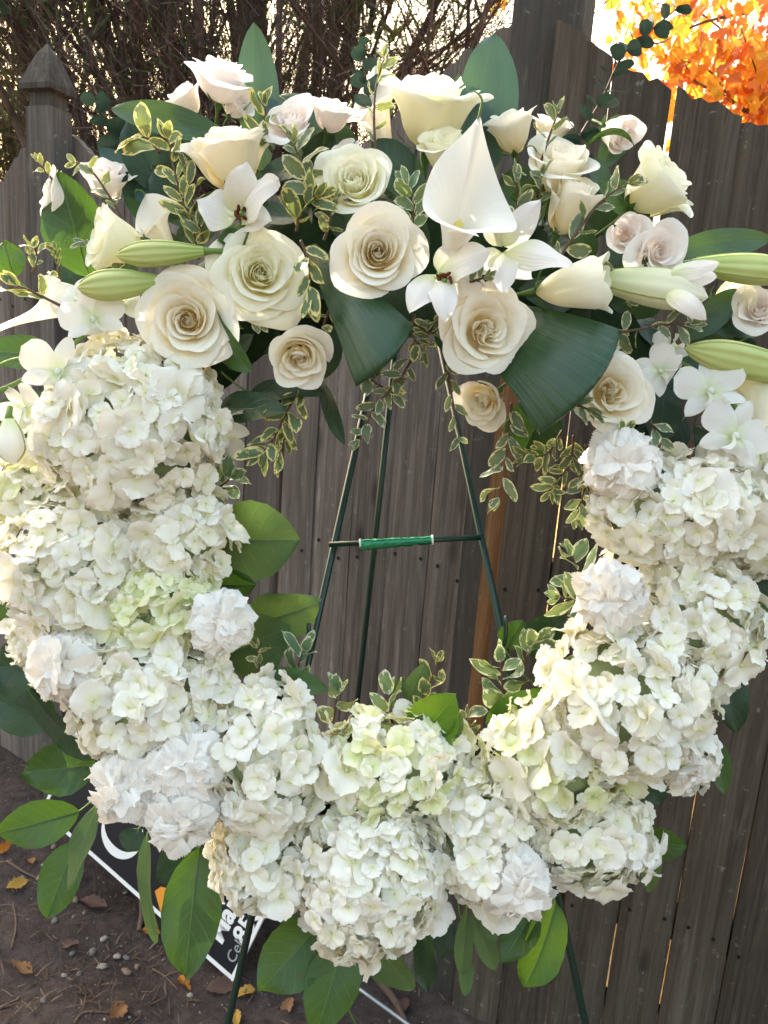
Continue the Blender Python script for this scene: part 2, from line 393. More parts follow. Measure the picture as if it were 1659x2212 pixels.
def leaf_arrays(L, W, shape=(0.85, 1.1), fold=.15, curl=.3, wave=0.0, serr=0.0, nserr=14, nu=8, nv=14, seed=0, twist=0.0, pleat=0.0, npleat=9, curl0=0.0, tipw=0.0, roll_edge=0.0):
    """blade from the origin along +Y, upper face +Z; curl > 0 bends the tip down"""
    U, V = uvgrid(nu, nv); r = np.random.default_rng(seed)
    a, b = shape; vm = a / (a + b)
    prof = (np.clip(V, 0, 1) ** a) * (np.clip(1 - V, 0, 1) ** b) / ((vm ** a) * ((1 - vm) ** b))
    prof = np.maximum(prof, tipw * V) + .015 * (1 - V)
    w = W / 2 * prof
    if serr: w = w * (1 + serr * np.abs(U) ** 3 * (2 * np.abs(((V * nserr) % 1.0) - .5) - .5))
    ang = curl0 - (curl) * V ** 1.4
    dv = 1.0 / nv
    cy = np.concatenate([[0], np.cumsum(np.cos((ang[:-1, 0] + ang[1:, 0]) / 2)) * dv]) * L
    cz = np.concatenate([[0], np.cumsum(np.sin((ang[:-1, 0] + ang[1:, 0]) / 2)) * dv]) * L
    ny = -np.sin(ang); nz = np.cos(ang)
    ph = r.uniform(0, 6.28, 4)
    au = np.abs(U)
    off = fold * au * w * 1.0 + roll_edge * W * au ** 4 * prof
    if wave: off = off + wave * W * au ** 2 * np.sin(V * 9 + ph[0] + (U > 0) * 2.1) * (0.4 + .6 * V) + wave * .4 * W * np.sin(V * 5 + ph[1]) * U
    if pleat: off = off + pleat * W * np.sin((U + 1) * npleat * math.pi) * prof
    X = U * w * np.cos(np.arctan(fold))
    tw = twist * V
    X2 = X * np.cos(tw) - off * np.sin(tw); off2 = X * np.sin(tw) + off * np.cos(tw)
    Y = cy[:, None] + off2 * ny; Z = cz[:, None] + off2 * nz
    v = np.stack([X2, Y, Z], -1).reshape(-1, 3)
    uv = np.stack([(U + 1) / 2, V], -1).reshape(-1, 2)
    return v, gridf(nu, nv), uv
def leaf_mesh(name, mat, *a, **k):
    v, f, uv = leaf_arrays(*a, **k); return mesh(name, v, f, mat, uv)

fl = [(38, 1917, .055, 'dry_yellow', 'curled yellow leaf on the soil at the far left'),
      (62, 1862, .05, 'dry_tan', 'crumpled tan leaf on the soil below the long left leaf'),
      (8, 1838, .05, 'dry_orange', 'small orange leaf on the soil at the left picture edge'),
      (200, 1960, .075, 'dry_brown', 'flat purple brown oak leaf on the soil left of the sign'),
      (325, 2020, .05, 'dry_orange', 'orange tan curled leaf at the foot of the black sign'),
      (398, 2128, .045, 'dry_orange', 'small burnt orange leaf standing under the large dark leaf'),
      (478, 2138, .07, 'dry_brown', 'brown crumpled leaf at the bottom corner of the sign'),
      (528, 2150, .05, 'dry_yellow', 'yellow leaf on the soil right of the easel leg'),
      (45, 2105, .06, 'dry_tan', 'twisted orange tan leaf on the soil at lower left'),
      (250, 2200, .07, 'dry_tan', 'tan curled leaf on the soil at the bottom picture edge'),
      (510, 2205, .045, 'dry_yellow', 'yellow leaf at the bottom edge beside the easel leg'),
      (620, 2180, .05, 'dry_tan', 'pale tan leaf on the soil between the two big salal leaves'),
      (870, 2185, .06, 'dry_brown', 'brown leaf on the soil below the fence boards'),
      (150, 2045, .045, 'dry_brown', 'dark brown leaf scrap in the middle of the bare soil')]
for i, (x, y, L, mk, lab) in enumerate(fl):
    p = on_ground(x, y); r = random.Random(i)
    m = Matrix.Translation((p.x, p.y, p.z + .008)) @ Matrix.Rotation(r.uniform(0, 6.28), 4, 'Z') @ Matrix.Rotation(r.uniform(-.4, .4), 4, 'Y') @ Matrix.Translation((0, -L * .5, 0))
    o = obj('fallen_leaf', leaf_mesh('fallen_leaf', M[mk], L, L * .55, (.8, .9), .5, r.uniform(-1.2, 1.2), .12, .25, 5, 8, 10, i, r.uniform(-.8, .8)), None, m)
    tag(o, lab, 'leaf', 'fallen leaves on the soil')
M['twig'] = plain('twig_bark', (.16, .11, .085), .85, .2, 60, .35, .5)
tw = [([(15, 1862), (70, 1895), (165, 1930)], .004, 'thin bent twig on the soil at the left'),
      ([(0, 2180), (40, 2160)], .004, 'short twig at the lower left picture edge'),
      ([(305, 1925), (308, 1975), (300, 2015)], .011, 'short thick stub of grey root below the sign edge'),
      ([(160, 2212), (184, 2188), (250, 2190)], .003, 'fine reddish twig at the bottom picture edge'),
      ([(25, 2050), (35, 2000), (28, 1950)], .003, 'curved thin twig on the soil at far left'),
      ([(815, 2120), (850, 2165), (875, 2210)], .011, 'thick brown root stick lying right of the big salal leaves'),
      ([(330, 2095), (355, 2110), (385, 2140)], .0025, 'fine twig beside the burnt orange leaf')]
for pts, r_, lab in tw:
    q = [on_ground(*a) + Vector((0, 0, r_ * .7)) for a in pts]; base = q[0].copy()
    o = obj('twig', tube_mesh('twig', [a - base for a in smooth_path(q, 8)], [r_ * (1 - .5 * k / 8) for k in range(9)], M['twig'], 6), None, Matrix.Translation(base))
    tag(o, lab, 'twig', 'twigs on the soil')

# ------------------------------------------------------------------ setting: fence
def wood_mat(name, c_dark, c_mid, c_light, green=.0):
    t = NT(name); co = t.coord('Object'); rd = t.rnd()
    ad = t.n('ShaderNodeVectorMath', operation='ADD'); t.l(co, ad.inputs[0])
    cb = t.n('ShaderNodeCombineXYZ'); t.l(t.math('MULTIPLY', rd, 37.0), cb.inputs[0]); t.l(t.math('MULTIPLY', rd, 91.0), cb.inputs[2]); t.l(cb.outputs[0], ad.inputs[1])
    def stretched(sx, sz):
        mp = t.n('ShaderNodeMapping'); mp.inputs['Scale'].default_value = (sx, sx, sz); t.l(ad.outputs[0], mp.inputs[0]); return mp.outputs[0]
    fine = t.noise(1.0, 5, .7, stretched(150, 4.0), .3)
    grain = t.noise(1.0, 4, .6, stretched(38, 1.3), 1.4)
    big = t.noise(1.0, 4, .6, stretched(7, 1.6))
    blot = t.noise(34, 5, .75, ad.outputs[0])
    c = t.ramp(grain, [(.28, c_dark), (.5, c_mid), (.74, c_light)])
    c = t.mix(t.math('MULTIPLY', t.math('SUBTRACT', big, .38, clamp=True), 2.4, clamp=True), c, tuple(x * .62 for x in c_mid))
    c = t.mix(t.math('MULTIPLY', t.math('SUBTRACT', .5, fine, clamp=True), 4.0, clamp=True), c, c_dark)
    fleck = t.noise(1.0, 3, .6, stretched(60, 8.0))
    c = t.mix(t.math('MULTIPLY', t.math('SUBTRACT', fleck, .59, clamp=True), 2.2, clamp=True), c, tuple(min(.5, x * 1.7) for x in c_light))
    c = t.mix(t.math('MULTIPLY', t.math('GREATER_THAN', blot, .64), .3), c, (.36, .37, .34))
    if green: c = t.mix(t.math('MULTIPLY', t.math('SUBTRACT', blot, .45, clamp=True), green * 3, clamp=True), c, (.10, .13, .07))
    stain = t.noise(1.0, 3, .6, stretched(26, .9), .6)
    c = t.mix(t.math('MULTIPLY', t.math('SUBTRACT', stain, .56, clamp=True), 3.2, clamp=True), c, (c_dark[0] * .8, c_dark[1] * .68, c_dark[2] * .6))
    br = t.math('ADD', .72, t.math('MULTIPLY', rd, .62)); cc = t.n('ShaderNodeCombineColor')
    for k in range(3): t.l(br, cc.inputs[k])
    c = t.mix(1.0, c, cc.outputs[0], 'MULTIPLY')
    kn = t.n('ShaderNodeTexVoronoi', i_Scale=1.0); t.l(stretched(9.5, 3.2), kn.inputs['Vector'])
    knot = t.n('ShaderNodeMapRange', i_0=kn.outputs[0], i_1=.06, i_2=.15, i_3=1.0, i_4=0.0)
    c = t.mix(t.math('MULTIPLY', knot.outputs[0], .75), c, tuple(x * .35 for x in c_dark))
    h = t.math('ADD', t.math('MULTIPLY', fine, 1.0), t.math('MULTIPLY', grain, .8))
    return t.surf(c, .88, .18, t.bump(h, .7, .004))
M['wood'] = wood_mat('weathered_grey_wood', (.080, .066, .060), (.165, .140, .128), (.27, .235, .217))
M['wood_dark'] = wood_mat('weathered_dark_wood', (.036, .028, .023), (.074, .058, .047), (.120, .098, .083), .12)
M['wood_orange'] = wood_mat('sheltered_brown_wood', (.13, .065, .030), (.25, .13, .06), (.33, .18, .09))
M['wood_post'] = wood_mat('grey_post_wood', (.05, .043, .040), (.09, .078, .073), (.15, .133, .125), .2)
M['nail'] = plain('nail_hole', (.012, .010, .009), .7, .2, 50, .1, .1)

G_R = on_plane(986, 2192, Vector((0, 0, 0)), Vector((0, 0, 1)))
YAW_R, YAW_L = math.radians(-19), math.radians(-27)
dirR = Vector((math.cos(YAW_R), math.sin(YAW_R), 0)); nR = Vector((-dirR.y, dirR.x, 0))     # n points away from the viewer
hingeR = on_plane(1075, 1250, G_R, nR); hingeR.z = 0                    # left edge of the right-hand panel
dirL = Vector((math.cos(YAW_L), math.sin(YAW_L), 0)); nL = Vector((-dirL.y, dirL.x, 0))
post_c = hingeR - dirR * .02 + nR * .085; post_c.z = 0
_pL = hingeR + nR * .03; 
endL = on_plane(1056, 1200, _pL, nL); endL.z = 0                        # right edge of the left-hand panel

def top_curve(pts, p0, d, n):
    out = []
    for x, y in pts:
        q = on_plane(x, y, p0, n); out.append(((q - p0).dot(d), q.z))
    out.sort(); return np.array([a for a, _ in out]), np.array([b for _, b in out])
def board_mesh(w, top_l, top_r, zb, thick, mat, nails, seed):
    r = np.random.default_rng(seed); n = 9
    xs = np.linspace(0, w, n); jag = r.normal(0, .0045, n); jag[0] -= .003; jag[-1] -= .004
    top = np.linspace(top_l, top_r, n) + jag
    zl = np.linspace(0, 1, 14); bow = r.normal(0, .0022) ; e1 = r.normal(0, .0007, 14); e2 = r.normal(0, .0007, 14)
    V = []; 
    for j, s in enumerate(zl):
        for i in range(n):
            z = zb + (top[i] - zb) * s
            x = xs[i] + (e1[j] if i == 0 else 0) + (e2[j] if i == n - 1 else 0) + bow * math.sin(s * 3.1)
            V.append((x, 0.0 + (.0025 if i in (0, n - 1) else 0) + .0015 * math.sin(s * 5 + seed), z))
    k = len(V); V += [(x, y + thick, z) for x, y, z in V]
    F = []; m_ = len(zl)
    for j in range(m_ - 1):
        for i in range(n - 1):
            a = j * n + i; F.append((a, a + 1, a + n + 1, a + n)); F.append((k + a, k + a + n, k + a + n + 1, k + a + 1))
        a = j * n; F.append((a, a + n, k + a + n, k + a)); a = j * n + n - 1; F.append((a, k + a, k + a + n, a + n))
    for i in range(n - 1):
        a = (m_ - 1) * n + i; F.append((a, a + 1, k + a + 1, k + a)); a = i; F.append((a, k + a, k + a + 1, a + 1))
    mi = [0] * len(F)
    for (x, z) in nails:
        b = len(V); rr = .0040
        for q in range(6): V.append((x + rr * math.cos(q * 1.047), -.0022, z + rr * 1.2 * math.sin(q * 1.047)))
        F.append(tuple(b + q for q in range(6))); mi.append(1)
    return mesh('board', V, F, [mat, M['nail']], None, False, mi)
def fence(label, p0, d, n, s_range, curve, mat, widths, rails, seed, gap=(.002, .006), zb=.02, rail_mat=None, back=False):
    root = empty('wooden_fence', Matrix.Translation(p0), label, 'fence', 'fence panels')
    rot = Matrix((d, n, Vector((0, 0, 1)))).transposed().to_4x4()
    s, s1 = s_range; r = random.Random(seed); i = 0
    while s < s1:
        w = widths[i % len(widths)] * r.uniform(.97, 1.03)
        w = min(w, s1 - s)
        if w < .03: break
        tl, tr = np.interp(s, *curve), np.interp(s + w, *curve)
        q = p0 + d * (s + w / 2); zg = gz(q.x, q.y)
        nails = []
        for z in rails:
            if z < min(tl, tr) - .05:
                for fx in (.22, .78): nails.append((w * (fx + r.uniform(-.06, .06)), z + r.uniform(-.02, .02)))
        me = board_mesh(w, tl + r.uniform(-.006, .006), tr + r.uniform(-.006, .006), zg - .03, .018, mat, nails, seed * 100 + i)
        loc = d * s + n * r.uniform(-.002, .002)
        m = Matrix.Translation(loc) @ rot @ Matrix.Rotation(r.uniform(-.002, .002), 4, 'Y')
        obj('board', me, root, m)
        s += w + r.uniform(*gap); i += 1
    for z in rails:
        a, b = s_range; y0, y1 = .0225, .060
        V = [(x, y, zz) for x in (a, b) for y in (y0, y1) for zz in (z - .043, z + .043)]
        F = [(0, 1, 3, 2), (4, 6, 7, 5), (0, 4, 5, 1), (2, 3, 7, 6), (0, 2, 6, 4), (1, 5, 7, 3)]
        if z + .06 < min(np.interp(a, *curve), np.interp(b, *curve)) + .3:
            obj('rail', mesh('rail', V, F, rail_mat or M['wood_orange'], None, False), root, rot)
    return root
cR = top_curve([(1206, 33), (1266, 73), (1318, 110), (1330, 140), (1437, 163), (1443, 183), (1511, 200), (1562, 250), (1567, 256), (1659, 275), (1760, 290), (1900, 290)], hingeR, dirR, nR)
# boards
fence('dark weathered board fence panel with bright gaps on the right', hingeR, dirR, nR, (0, 2.3), cR, M['wood_dark'], [.100, .097, .103, .1], [.37, 1.02, 1.62], 3, (.0028, .0048))
cL = top_curve([(182, 318), (213, 347), (300, 410), (450, 440), (620, 420), (800, 300), (900, 205), (970, 143), (1063, 57), (1090, 40)], endL, dirL, nL)
lpost = on_plane(150, 600, endL, nL); s_post = (lpost - endL).dot(dirL)
cL2 = top_curve([(110, 262), (133, 277), (182, 318), (213, 347), (300, 410), (450, 440), (620, 420), (800, 300), (900, 205), (970, 143), (1063, 57), (1090, 40)], endL, dirL, nL)
fence('greyish board fence panel seen through the open middle of the wreath', endL, dirL, nL, (s_post, 0), cL2, M['wood'], [.098, .092, .1, .088], [.40, 1.0, 1.55], 7, (.0008, .0025))
c0 = top_curve([(-200, 480), (-100, 440), (0, 397), (30, 345), (63, 290), (115, 240)], endL, dirL, nL)
fence('grey fence panel left of the carved post', endL, dirL, nL, (s_post - 3.1, s_post - .012), c0, M['wood'], [.1, .094], [.40, 1.0, 1.5], 9, (.0008, .0025))

def gap_glow_sheet():  # pale litter sheet added behind the fence so the board gaps glow
    t = NT('gap_glow_litter'); co = t.coord('Object'); v = t.n('ShaderNodeTexVoronoi', i_Scale=16.0); t.l(co, v.inputs['Vector'])
    c = t.ramp(t.noise(9, 4, .6, co), [(.3, (.30, .17, .07)), (.5, (.44, .26, .09)), (.7, (.36, .30, .16))])
    c = t.mix(t.math('MULTIPLY', v.outputs[0], .5), c, (.14, .08, .04))
    q0 = endL + nL * .25 - dirL * 4; q1 = hingeR + nR * .2; q2 = hingeR + dirR * 4 + nR * .2
    V = []; far = Vector((0, 14, 0))
    for q in (q0, q1, q2):
        for k in range(9): p = q + far * (k / 8) ** 1.5; V.append((p.x, p.y, gz(p.x, p.y) + .022))
    o = obj('gap_glow_litter', mesh('gap_glow_litter', V, [(i * 9 + j, (i + 1) * 9 + j, (i + 1) * 9 + j + 1, i * 9 + j + 1) for i in range(2) for j in range(8)], t.surf(c, .9, .1, t.bump(v.outputs[0], .8, .02)))); o['kind'] = 'structure'
gap_glow_sheet()
def box_prism(prof, mat, name, smooth=False):
    """stack of square rings (half width, z)"""
    V = []; F = []
    for h, z in prof: V += [(-h, -h, z), (h, -h, z), (h, h, z), (-h, h, z)]
    for i in range(len(prof) - 1):
        for j in range(4):
            a = i * 4 + j; b = i * 4 + (j + 1) % 4; F.append((a, b, b + 4, a + 4))
    F.append((3, 2, 1, 0)); k = 4 * (len(prof) - 1); F.append((k, k + 1, k + 2, k + 3))
    return mesh(name, V, F, mat, None, smooth)
def post(loc, yaw, half, top, label, cap):
    root = empty('fence_post', Matrix.Translation(loc) @ Matrix.Rotation(yaw, 4, 'Z'), label, 'post')
    obj('shaft', box_prism([(half, -.05), (half * 1.001, top * .33), (half, top * .66), (half, top)], M['wood_post'], 'shaft'), root)
    if cap: obj('finial', box_prism(cap, M['wood_post'], 'finial'), root)
lp = lpost + nL * .0; lp.z = 0
lp = endL + dirL * s_post - nL * .052; lp.z = 0
def z_at(x, y, p): 
    r_ = ray(x, y); k = (Vector((p.x, p.y, 0)) - Vector((CAM.x, CAM.y, 0))).length / Vector((r_.x, r_.y, 0)).length
    return CAM.z + r_.z * k
zt, zc0, zc1, zn = z_at(118, 98, lp), z_at(118, 205, lp), z_at(118, 150, lp), z_at(118, 240, lp)
hw = .036
post(lp, YAW_L + math.radians(8), hw, zn, 'grey fence post with carved pointed finial at upper left', [(hw * .82, zn + .0004), (hw * .80, zc0 - .004), (hw * 1.22, zc0), (hw * 1.25, zc0 + .012), (hw * 1.05, zc0 + (zc1 - zc0) * .55), (hw * .80, zc1), (hw * .45, zc1 + (zt - zc1) * .55), (hw * .04, zt)])
post(post_c, YAW_R, .062, 2.35, 'thick dark post between the two fence panels', None)
_pf = post_c - nR * .0645; _s0 = (on_plane(1040, 1225, _pf, nR) - post_c).dot(dirR); _s1 = (on_plane(1112, 1225, _pf, nR) - post_c).dot(dirR)
_V = [(x, y, z) for x in (max(-.060, _s0), min(.060, _s1)) for y in (-.0645, -.0615) for z in (.62, 1.72)]
obj('sheltered_face', mesh('sheltered_face', _V, [(0, 1, 3, 2), (4, 6, 7, 5), (0, 4, 5, 1), (2, 3, 7, 6), (0, 2, 6, 4), (1, 5, 7, 3)], M['wood_orange'], None, False), bpy.data.objects['fence_post.001'])

# ------------------------------------------------------------------ evergreen behind the fence
M['bark'] = wood_mat('red_brown_bark', (.065, .042, .036), (.14, .092, .078), (.21, .145, .125))
def strips(name, mat, segs):
    """segs: array of (p, d, side) -> one blade each"""
    p, d, s = segs; n = len(p)
    V = np.stack([p - s, p + s, p + d + s * .35, p + d - s * .35], 1).reshape(-1, 3)
    F = np.arange(n * 4).reshape(-1, 4)
    return mesh(name, V, F, mat, None, False)
def unit(a): return a / np.maximum(np.linalg.norm(a, axis=-1, keepdims=True), 1e-9)
def evergreen(bx, bd_, seed, label, twn=52000, ndn=34000, crn=11000, green=1.0, squeeze=1.0):
    r = np.random.default_rng(seed)
    base = P(bx, 560, bd_); base = Vector((base.x, base.y, 0.0))
    root = empty('evergreen_tree', Matrix.Translation(base) @ Matrix.Diagonal((squeeze, squeeze, 1, 1)), label, 'tree')
    stems = []
    spec = [(-.10, .05, .105, 5.2), (-.62, .12, .060, 4.6), (-.98, .25, .045, 4.2), (.34, .05, .055, 4.6), (.66, .2, .040, 4.0), (-.36, .5, .050, 4.6), (.08, .7, .06, 4.8), (-1.25, -.1, .03, 3.6), (.15, -.15, .035, 4.2), (-.3, -.2, .04, 4.4)]
    spec += [(r.uniform(-1.5, 1.0), r.uniform(-.35, .6), r.uniform(.012, .03), r.uniform(3.2, 4.4)) for _ in range(16)]
    for k, (lean, dep, rad, H) in enumerate(spec):
        pts = []; ph = r.uniform(0, 6, 2)
        for i in range(9):
            s = i / 8; z = H * s
            b = z / 3.0
            pts.append(Vector((lean * b ** 1.2 + .05 * math.sin(5 * s + ph[0]) + .16 * (r.random() - .5) * s, dep * b + .05 * math.sin(4 * s + ph[1]), z)))
        q = smooth_path(pts, 22); stems.append((q, rad))
        obj('trunk' if k == 0 else 'stem', tube_mesh('stem', q, [max(rad * (1 - .8 * i / 22) * (1 + .12 * math.sin(i * 1.7 + k)), .006) for i in range(23)], M['bark'], 9), root)
    bp = []; bd = []; V = []; F = []
    for i in range(480):
        q, rad = stems[r.integers(len(stems))]; k = r.integers(4, 21); p = q[k]
        tg = (q[k + 1] - q[k]).normalized(); out = (tg * 1.1 + Vector((r.normal(0, .6), r.normal(0, .5) - .15, r.normal(0, .4)))).normalized()
        L = r.uniform(.45, 1.25); pts = [p]
        for j in range(5):
            out = (out + Vector((r.normal(0, .16), r.normal(0, .16), r.normal(.06, .14)))).normalized(); pts.append(pts[-1] + out * L / 5)
        rr = r.uniform(.004, .013)
        v, f, _ = tube(pts, [rr * (1 - .75 * j / 5) for j in range(6)], 5, False)
        o = len(V); V += v; F += [tuple(a + o for a in t) for t in f]
        for j in range(5):
            for _ in range(5):
                s = r.random(); bp.append(pts[j].lerp(pts[j + 1], s)); bd.append((pts[j + 1] - pts[j]).normalized())
    o = obj('branch', mesh('branch', V, F, M['bark']), root); o['kind'] = 'stuff'
    bp = np.array(bp); bd = np.array(bd)
    # fine twigs
    n = twn; k = r.integers(0, len(bp), n)
    p = bp[k] + r.normal(0, .05, (n, 3)); d = unit(bd[k] + r.normal(0, .55, (n, 3))) * r.uniform(.05, .17, (n, 1))
    s = unit(np.cross(d, r.normal(0, 1, (n, 3)))) * r.uniform(.0008, .0022, (n, 1))
    lo = np.where(bp[:, 2] < 3.0)[0]; n2 = int(twn * .6); k2 = lo[r.integers(0, len(lo), n2)]       # dense dead wood low in the tree
    p2 = bp[k2] + r.normal(0, .09, (n2, 3)); d2 = unit(bd[k2] + r.normal(0, .6, (n2, 3))) * r.uniform(.05, .16, (n2, 1)); s2 = unit(np.cross(d2, r.normal(0, 1, (n2, 3)))) * r.uniform(.0010, .0026, (n2, 1))
    p, d, s = np.concatenate([p, p2]), np.concatenate([d, d2]), np.concatenate([s, s2])
    t = NT('dead_twig'); isl = t.n('ShaderNodeNewGeometry').outputs['Random Per Island']
    tm = t.surf(t.ramp(isl, [(0, (.05, .034, .032)), (.6, (.125, .085, .075)), (1, (.22, .16, .14))]), .85, .15)
    o = obj('twigs', strips('twigs', tm, (p, d, s)), root); o['kind'] = 'stuff'
    # needle sprays: denser to the outside and above
    n = ndn; k = r.integers(0, len(bp), n)
    p = bp[k] + r.normal(0, .11, (n, 3)); keep = (p[:, 2] > 1.9); p = p[keep]; b2 = bd[k][keep]; n = len(p)
    d = unit(b2 + r.normal(0, .7, (n, 3))) * r.uniform(.03, .09, (n, 1))
    s = unit(np.cross(d, r.normal(0, 1, (n, 3)))) * r.uniform(.0012, .0034, (n, 1))
    t = NT('needle_spray'); isl = t.n('ShaderNodeNewGeometry').outputs['Random Per Island']
    gm = t.surf(t.ramp(isl, [(0, (.018 * green, .030 * green, .014)), (.6, (.035 * green, .055 * green, .024)), (1, (.075 * green, .10 * green, .035))]), .6, .3, None, .25, (.10 * green, .14 * green, .03))
    o = obj('needles', strips('needles', gm, (p, d, s)), root); o['kind'] = 'stuff'
    # the unseen crown above: flat sprays, clumped and thinned to shade and dapple the wreath
    n = crn; c = np.array([-.95, .55, 3.55]); p = r.normal(0, 1, (n, 3)); p = unit(p) * (r.random((n, 1)) ** .4) * np.array([2.1, 1.5, 1.45]) + c
    nc = max(1, n // 32); p = p[:nc][r.integers(0, nc, n)] + r.normal(0, .13, (n, 3))
    keep = (p[:, 2] > 2.55) | (r.random(n) < .12); p = p[keep]; n = len(p)
    d = unit(np.stack([p[:, 0] * .5, p[:, 1] * .5, np.full(n, .8)], 1) + r.normal(0, .6, (n, 3))) * r.uniform(.08, .2, (n, 1))
    s = unit(np.cross(d, r.normal(0, 1, (n, 3)))) * r.uniform(.008, .022, (n, 1))
    o = obj('crown', strips('crown', gm, (p, d, s)), root); o['kind'] = 'stuff'
evergreen(575, 3.5, 21, 'dense brown multi stemmed evergreen tree rising behind the fence', 52000, 30000, 3800)
evergreen(330, 6.5, 44, 'hazy brown evergreen tree standing farther back behind the first tree', 42000, 26000, 300, .9)
evergreen(-60, 5.0, 33, 'greener evergreen tree behind the carved post at the left', 26000, 46000, 1000, 1.6)

# ------------------------------------------------------------------ maple in autumn colour
def maple():
    r = np.random.default_rng(8)
    base = P(1900, 400, 4.6); base = Vector((base.x, base.y, 0))
    root = empty('maple_tree', Matrix.Translation(base), 'maple tree in glowing orange and yellow leaf behind the fence', 'tree')
    q = smooth_path([(0, 0, 0), (.05, .05, 1.0), (-.05, .1, 2.0), (-.1, .1, 3.2), (0, .1, 4.6)], 18)
    obj('trunk', tube_mesh('trunk', q, [.10 - .07 * i / 18 for i in range(19)], M['bark'], 10), root)
    def bl(pts, r0):
        w = [P(x, y, d) - base for x, y, d in pts]; pp = smooth_path(w, 14)
        obj('branch', tube_mesh('branch', pp, [r0 * (1 - .72 * i / 14) for i in range(15)], M['bark'], 6), root); return pp
    lines = [bl([(1760, 20, 4.4), (1640, 25, 4.3), (1520, 48, 4.1), (1440, 88, 4.0), (1400, 96, 4.0)], .012),
             bl([(1760, 330, 4.4), (1660, 268, 4.3), (1610, 240, 4.2), (1560, 205, 4.1), (1500, 175, 4.0), (1478, 135, 4.0)], .017),
             bl([(1650, 265, 4.3), (1645, 215, 4.2), (1632, 150, 4.1), (1600, 60, 4.0)], .009),
             bl([(1612, 240, 4.2), (1580, 215, 4.1), (1540, 160, 4.0), (1505, 140, 3.9), (1470, 130, 3.9)], .008),
             bl([(1700, 220, 4.3), (1640, 235, 4.2), (1585, 235, 4.1), (1545, 245, 4.0)], .008),
             bl([(1700, 100, 4.6), (1600, 90, 4.5), (1500, 20, 4.4), (1430, 10, 4.4)], .009)]
    out = [(0, 0), (.10, .10), (.36, .10), (.30, .24), (.52, .44), (.34, .46), (.38, .62), (.20, .62), (.0, 1.0)]
    pts = out + [(-x, y) for x, y in out[::-1][1:-1]]
    V = np.array([(0, .32, -.03)] + [(x, y, .12 * abs(x) - .18 * (y - .3) ** 2) for x, y in pts]); n = len(pts)
    F = [(0, 1 + i, 1 + (i + 1) % n) for i in range(n)]
    t = NT('maple_leaf'); rd = t.math('FRACT', t.math('ADD', t.rnd(), t.n('ShaderNodeNewGeometry').outputs['Random Per Island']))
    nz = t.noise(4, 3, .6, t.coord('Object'))
    c = t.ramp(t.math('ADD', t.math('MULTIPLY', rd, .85), t.math('MULTIPLY', nz, .15)), [(.05, (.36, .06, .025)), (.30, (.54, .14, .02)), (.55, (.62, .24, .025)), (.78, (.66, .38, .04)), (.97, (.52, .44, .05))])
    mt = t.surf(c, .55, .3, None, .36, c)
    me = mesh('leaf', V, F, mt, None, False)
    def spot():
        while True:
            if r.random() < .55:
                q = lines[r.integers(len(lines))]; p = q[r.integers(len(q))] + Vector(r.normal(0, .12, 3)); return p
            x, y, d = r.uniform(1330, 1760), r.uniform(-60, 270), r.uniform(3.8, 5.6)
            if y < 30 + (x - 1330) * .95 + r.normal(0, 25) and (x > 1440 or r.random() < .55): return P(x, y, d) - base
    def xf(p, s):
        dn = Vector((r.normal(0, .5), r.normal(0, .5), -.7)); nn = Vector((r.normal(0, 1), r.normal(-.3, 1), r.normal(.4, .7)))
        return frame_y(dn, nn, p, 0, s)
    for i in range(300): obj('leaf', me, root, xf(spot(), r.uniform(.07, .125)))
    VV = []; FF = []
    for i in range(2500):
        if i < 420: p = spot()
        elif i < 1000: p = P(r.uniform(1330, 1760), r.uniform(180, 1300), r.uniform(3.6, 4.8)) - base
        else: p = Vector((r.normal(0, 1.1), r.normal(.3, .9), r.normal(4.0, .7)))
        m = xf(p, r.uniform(.06, .11)); b = len(VV)
        VV += [m @ Vector(v) for v in V]; FF += [tuple(a + b for a in f) for f in F]
    o = obj('crown', mesh('crown', VV, FF, mt, None, False), root); o['kind'] = 'stuff'
maple()

